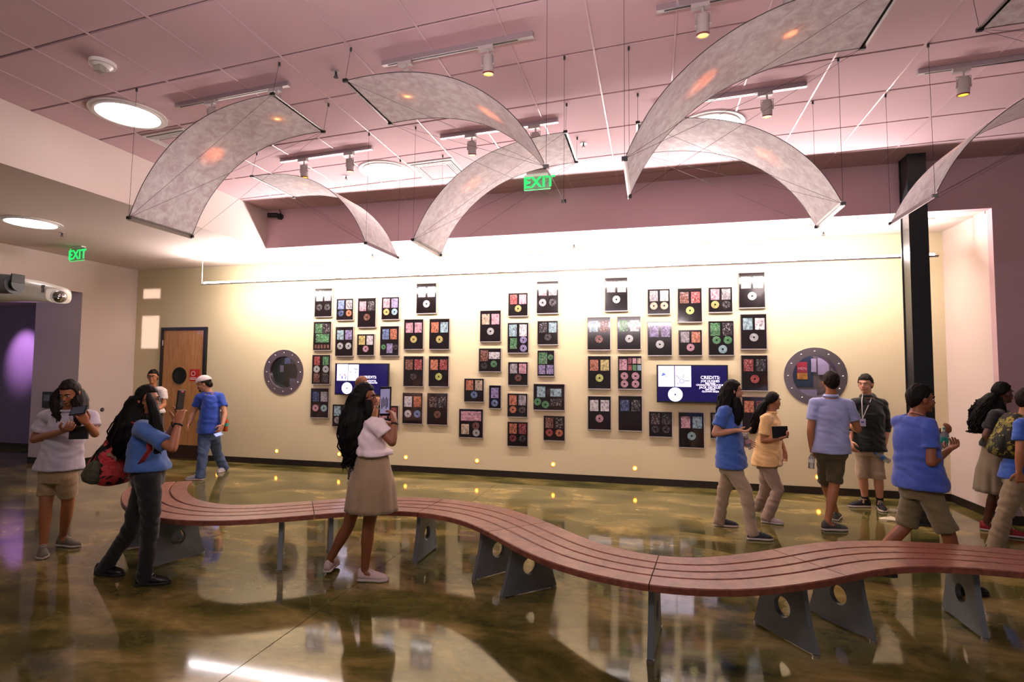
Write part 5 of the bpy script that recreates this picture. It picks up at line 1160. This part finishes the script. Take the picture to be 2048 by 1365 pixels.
fallpx(R, [(1459,775,-.0,.085,.085), (1454,798,-.0,.095,.095), (1450,818,-.02,.085,.09), (1444,835,-.03,.05,.06)], H_BLK, strands=24, sd=12, extra=.03)
fallpx(R, [(1472,795,-.09,.035,.03), (1475,815,-.11,.05,.035), (1477,835,-.12,.04,.03), (1474,848,-.12,.02,.02)], H_BLK, strands=12, sd=13, extra=.02)
bottle('clear water bottle held low by the girl in the blue tee', onY(1494, 884, R['Y0']+.06), (.4, 0, -1), CLR, mat('pink_label', '#c89098', .4), .17)
# 8 girl in yellow polo
YP = cloth('pale_yellow_polo', '#efc282')
p8 = person('girl in pale yellow polo with a ponytail carrying a black tablet', -1.62, dict(hd=(1547,804,0), nk=(1543,826,0), s1=(1549,836,.14), s2=(1531,839,-.14), e1=(1560,882,.14), w1=(1570,905,.06), f1=(1568,920,.02), e2=(1526,882,-.17), w2=(1560,878,-.24), f2=(1573,874,-.27), h1=(1534,925,.08), h2=(1534,925,-.08), k1=(1530,985,.0), k2=(1556,980,.0), H1=(1504,1028), T1=(1536,1032), H2=(1522,1045), T2=(1564,1050)),
    (1, .2), SK2, .87, (YP, 930, .72, YP), ('trousers', cloth('beige_school_trousers', '#9a8270'), 1.15), (mat('silver_trainer', '#b0a2a0', .45), M_RUB, mat('pink_lace', '#d04a74', .5)), (H_BLK, 'pull', 1.1), (.85, .5), .05, curl=(.6, .9), palm=((0, -1, 0), (0, 0, 1)), belly=1.18, hemw=1.1, lift=(.03, 0))
R = p8
fallpx(R, [(1536,800,.0,.045,.045), (1525,812,.0,.055,.05), (1516,834,-.02,.055,.05), (1509,852,-.03,.04,.04), (1506,864,-.03,.02,.02)], H_BLK, strands=26, sd=15, extra=.03)
slab_phone('tablet', 'black tablet under the arm of the girl in the yellow polo', 'tablet', onY(1560, 865, R['Y0']-.24), (1, .15, .05), (.35, .1, 1), .165, .13, .014, M_BLACK, None)
# 9 boy in pale blue polo seen from behind
PB = cloth('pale_blue_polo', '#9aa3d0')
p9 = person('boy in pale blue polo and olive shorts seen from behind, before the right porthole', -1.8, dict(hd=(1662,766,0), nk=(1662,793,0), s1=(1630,808,0), s2=(1696,811,0), e1=(1621,862,-.02), w1=(1623,896,.0), f1=(1625,912,.02), e2=(1716,860,.04), w2=(1699,852,.24), f2=(1690,846,.32), h1=(1649,902,0), h2=(1674,902,0), k1=(1652,972,.0), k2=(1668,974,.0), H1=(1671,1043), T1=(1678,1030), H2=(1645,1061), T2=(1696,1062)),
    (.1, 1), SK2, 1.0, (PB, 906, .6, PB), ('shorts', cloth('olive_shorts', '#4a3f24'), .90), (mat('grey_plaid_shoe', '#4c4c48', .7, var=.5, vscale=60), M_RUB, M_RUB), (H_BRN, 'short', 1.05), (.05, 1), 0, curl=(.7, .7), palm=((1, .2, 0), (-.6, 0, .6)), thumb=(1, 1))
bottle('clear bottle hanging from the left hand of the boy in pale blue', onY(1623, 922, p9['Y0']+.0), (.05, 0, 1), CLR, M_WHITEP, .17)
# 10 boy in black hoodie
HD = cloth('black_hoodie_fleece', '#08100d', 0)
p10 = person('boy in black hoodie and khaki shorts facing the camera with a white lanyard', -.77, dict(hd=(1731,770,-.02), nk=(1734,793,.0), s1=(1711,806,-.03), s2=(1763,808,.02), e1=(1700,858,-.02), w1=(1701,884,-.12), f1=(1705,900,-.16), e2=(1773,857,.02), w2=(1769,891,-.05), f2=(1766,908,-.08), h1=(1724,896,0), h2=(1751,896,0), k1=(1726,957,-.02), k2=(1757,960,-.02), H1=(1740,1015), T1=(1690,1014), H2=(1758,1016), T2=(1778,1034)),
    (-.45, -1), SK1, 1.0, (HD, 902, 1.25, HD), ('shorts', cloth('light_khaki_shorts', '#a8937a'), .97), (mat('black_canvas_shoe', '#101014', .7), M_RUB, M_RUB), (H_BRN, 'short', 1.12), (-.75, -1), .0, curl=(.8, .9), palm=((.6, .2, 0), (-.6, .2, 0)), socks=mat('black_sock', '#0c0c10', .9))
R = p10; c = R['nk']-R['f']*.09-Vector((0, 0, .02)); MB().ball(c, (.11, .07, .07), 0, 18, 10, Matrix((R['s'], R['f'], Vector((0, 0, 1)))).transposed()).obj('hood', HD, R['root'], smooth='all')
t = thing('lanyard', 'white cord lanyard with badge on the boy in the black hoodie', 'lanyard', tuple(R['chest'])); bp_ = onY(1725, 838, R['Y0']-.17)
MB().tube([R['nk']+R['s']*.055+Vector((0, -.02, .03)), R['nk']+R['s']*.05+R['f']*.10-Vector((0, 0, .05)), bp_], .005, 6).tube([R['nk']-R['s']*.055+Vector((0, -.02, .03)), R['nk']-R['s']*.05+R['f']*.10-Vector((0, 0, .05)), bp_], .005, 6).obj('cord', M_WHITEP, t, smooth='all')
MB().box(bp_+Vector((-.03, -.012, -.09)), bp_+Vector((.03, -.006, 0))).obj('badge', mat('badge_card', '#c4c0dc', .4), t)
MB().box(bp_+Vector((-.022, -.013, -.05)), bp_+Vector((.012, -.012, -.03))).obj('badge_photo', mat('badge_blue', '#5060a0', .4), t)
bottle('clear bottle with blue label held down by the boy in the black hoodie', onY(1764, 915, R['Y0']-.12), (-.8, -.1, .5), CLR, BLUEC, .19)
# 11 walking boy in blue tee
BL11 = cloth('violet_blue_tee', '#3b56b0')
p11 = person('boy in violet blue tee and khaki shorts striding right behind the bench', -3.48, dict(hd=(1842,800,0), nk=(1834,829,0), s1=(1800,846,.12), s2=(1858,852,-.10), e1=(1858,888,.38), w1=(1882,874,.34), f1=(1893,866,.3), e2=(1862,926,-.16), w2=(1898,900,.06), f2=(1912,890,.12), h1=(1826,975,.07), h2=(1856,975,-.06), k1=(1812,1052,.0), k2=(1896,1066,-.06), H1=(1722,1158), T1=(1760,1164), H2=(1908,1188), T2=(1962,1190)),
    (.72, .68), SK3, .94, (BL11, 976, .62, None), ('shorts', cloth('khaki_shorts', '#6c6040'), 1.0), (M_BLACK, M_DARKG, M_RUB), (H_BLK, 'short', 1.12), (1, .12), 0, curl=(.9, .9), palm=((0, -.2, 1), (0, .2, 1)), lift=(.05, 0), belly=1.08)
bottle('bottle with teal label held by the striding boy in violet blue', onY(1888, 880, p11['Y0']+.28), (.1, 0, 1), CLR, GRNC, .2)
t = thing('lanyard', 'thin pale lanyard on the back of the striding boy', 'lanyard', tuple(p11['nk']))
MB().tube([p11['nk']+p11['s']*.062-p11['f']*.02+Vector((0, 0, .0)), p11['nk']-p11['f']*.07+Vector((0, 0, .02)), p11['nk']-p11['s']*.062-p11['f']*.02], .006, 6).obj('cord', mat('pink_cord', '#c88078', .5), t, smooth='all')
# 12 girl with curly ponytail
BT = cloth('black_top', '#0c0b0e', 0)
p12 = person('girl in black top and khaki skirt with a curly ponytail at the right edge', -1.62, dict(hd=(2006,788,0), nk=(1998,816,0), s1=(2006,828,.14), s2=(1990,832,-.14), e1=(2016,872,.14), w1=(2034,885,.1), f1=(2044,886,.1), e2=(1972,872,-.17), w2=(1990,895,-.18), f2=(2002,902,-.2), h1=(1994,905,.08), h2=(1994,905,-.08), k1=(1990,985,.0), k2=(2004,985,.0), H1=(1960,1060), T1=(2000,1066), H2=(1998,1072), T2=(2040,1076)),
    (1, .15), SK4, .95, (BT, 893, .7, None), ('skirt', cloth('grey_khaki_skirt', '#7c6e56'), 984), (mat('red_shoe', '#a01c28', .5), M_RUB, M_RUB), (H_BLK, 'pull', 1.12), (1, .25), .05, curl=(.6, .6))
fallpx(p12, [(1990,786,.0,.05,.05), (1976,800,.0,.08,.08), (1965,822,-.02,.095,.09), (1958,845,-.03,.085,.08), (1955,862,-.03,.05,.05)], H_BLK, strands=70, sd=21, extra=.03, wav=.03)
fallpx(p12, [(2000,782,.0,.02,.03), (1994,806,-.0,.055,.07), (1992,832,-.04,.085,.08), (1990,862,-.08,.09,.06), (1990,886,-.08,.06,.04)], H_BLK, strands=24, sd=22, extra=.03, wav=.02)
# 13 person at the right edge with backpack
p13 = person('person in blue shirt and khaki trousers with a backpack, cut by the right edge', -2.2, dict(hd=(2058,802,0), nk=(2050,834,0), s1=(2056,848,.15), s2=(2044,850,-.15), e1=(2066,900,.15), w1=(2090,930,.1), f1=(2100,945,.1), e2=(2040,905,-.2), w2=(2038,945,-.18), f2=(2042,968,-.18), h1=(2036,950,.09), h2=(2036,950,-.09), k1=(2066,1030,.0), k2=(2008,1034,.0), H1=(2084,1110), T1=(2130,1112), H2=(1972,1108), T2=(2014,1116)),
    (1, .05), SK2, .95, (cloth('bright_blue_shirt', '#2c58b0'), 956, .6, None), ('trousers', cloth('olive_khaki_trousers', '#857458'), 1.15), (M_BLACK, M_DARKG, None), (H_BRN, 'long', 1.05), (1, 0), 0, curl=(.7, .7), palm=((0, -1, 0), (0, 1, 0)))
bc = onY(2020, 872, p13['Y0']); t = thing('backpack', 'yellow and black patterned backpack on the person at the right edge', 'backpack', tuple(bc))
MB().loft(pack(bc, Vector((.08, 0, 1)).normalized(), Vector((0, 1, 0)), Vector((-1, 0, .08)).normalized(), .44, .16, .10)).obj('main_bag', M_CAMO, t, smooth='all')
MB().loft(pack(bc+Vector((-.09, 0, -.07)), Vector((.08, 0, 1)).normalized(), Vector((0, 1, 0)), Vector((-1, 0, .08)).normalized(), .24, .12, .06)).obj('front_pocket', M_CAMO, t, smooth='all')
for y in (-.11, .11): MB().tube([p13['sm']+Vector((-.08, y, .07)), p13['sm']+Vector((.05, y, .06)), p13['sm']+Vector((.13, y, -.12)), p13['waist']+Vector((.0, y*1.6, -.02)), p13['waist']+Vector((-.1, y*1.2, -.03))], [(.02, .006)]*5, 8, 0, (0, 1, 0)).obj('shoulder_strap', M_BLACK, t, smooth='all')
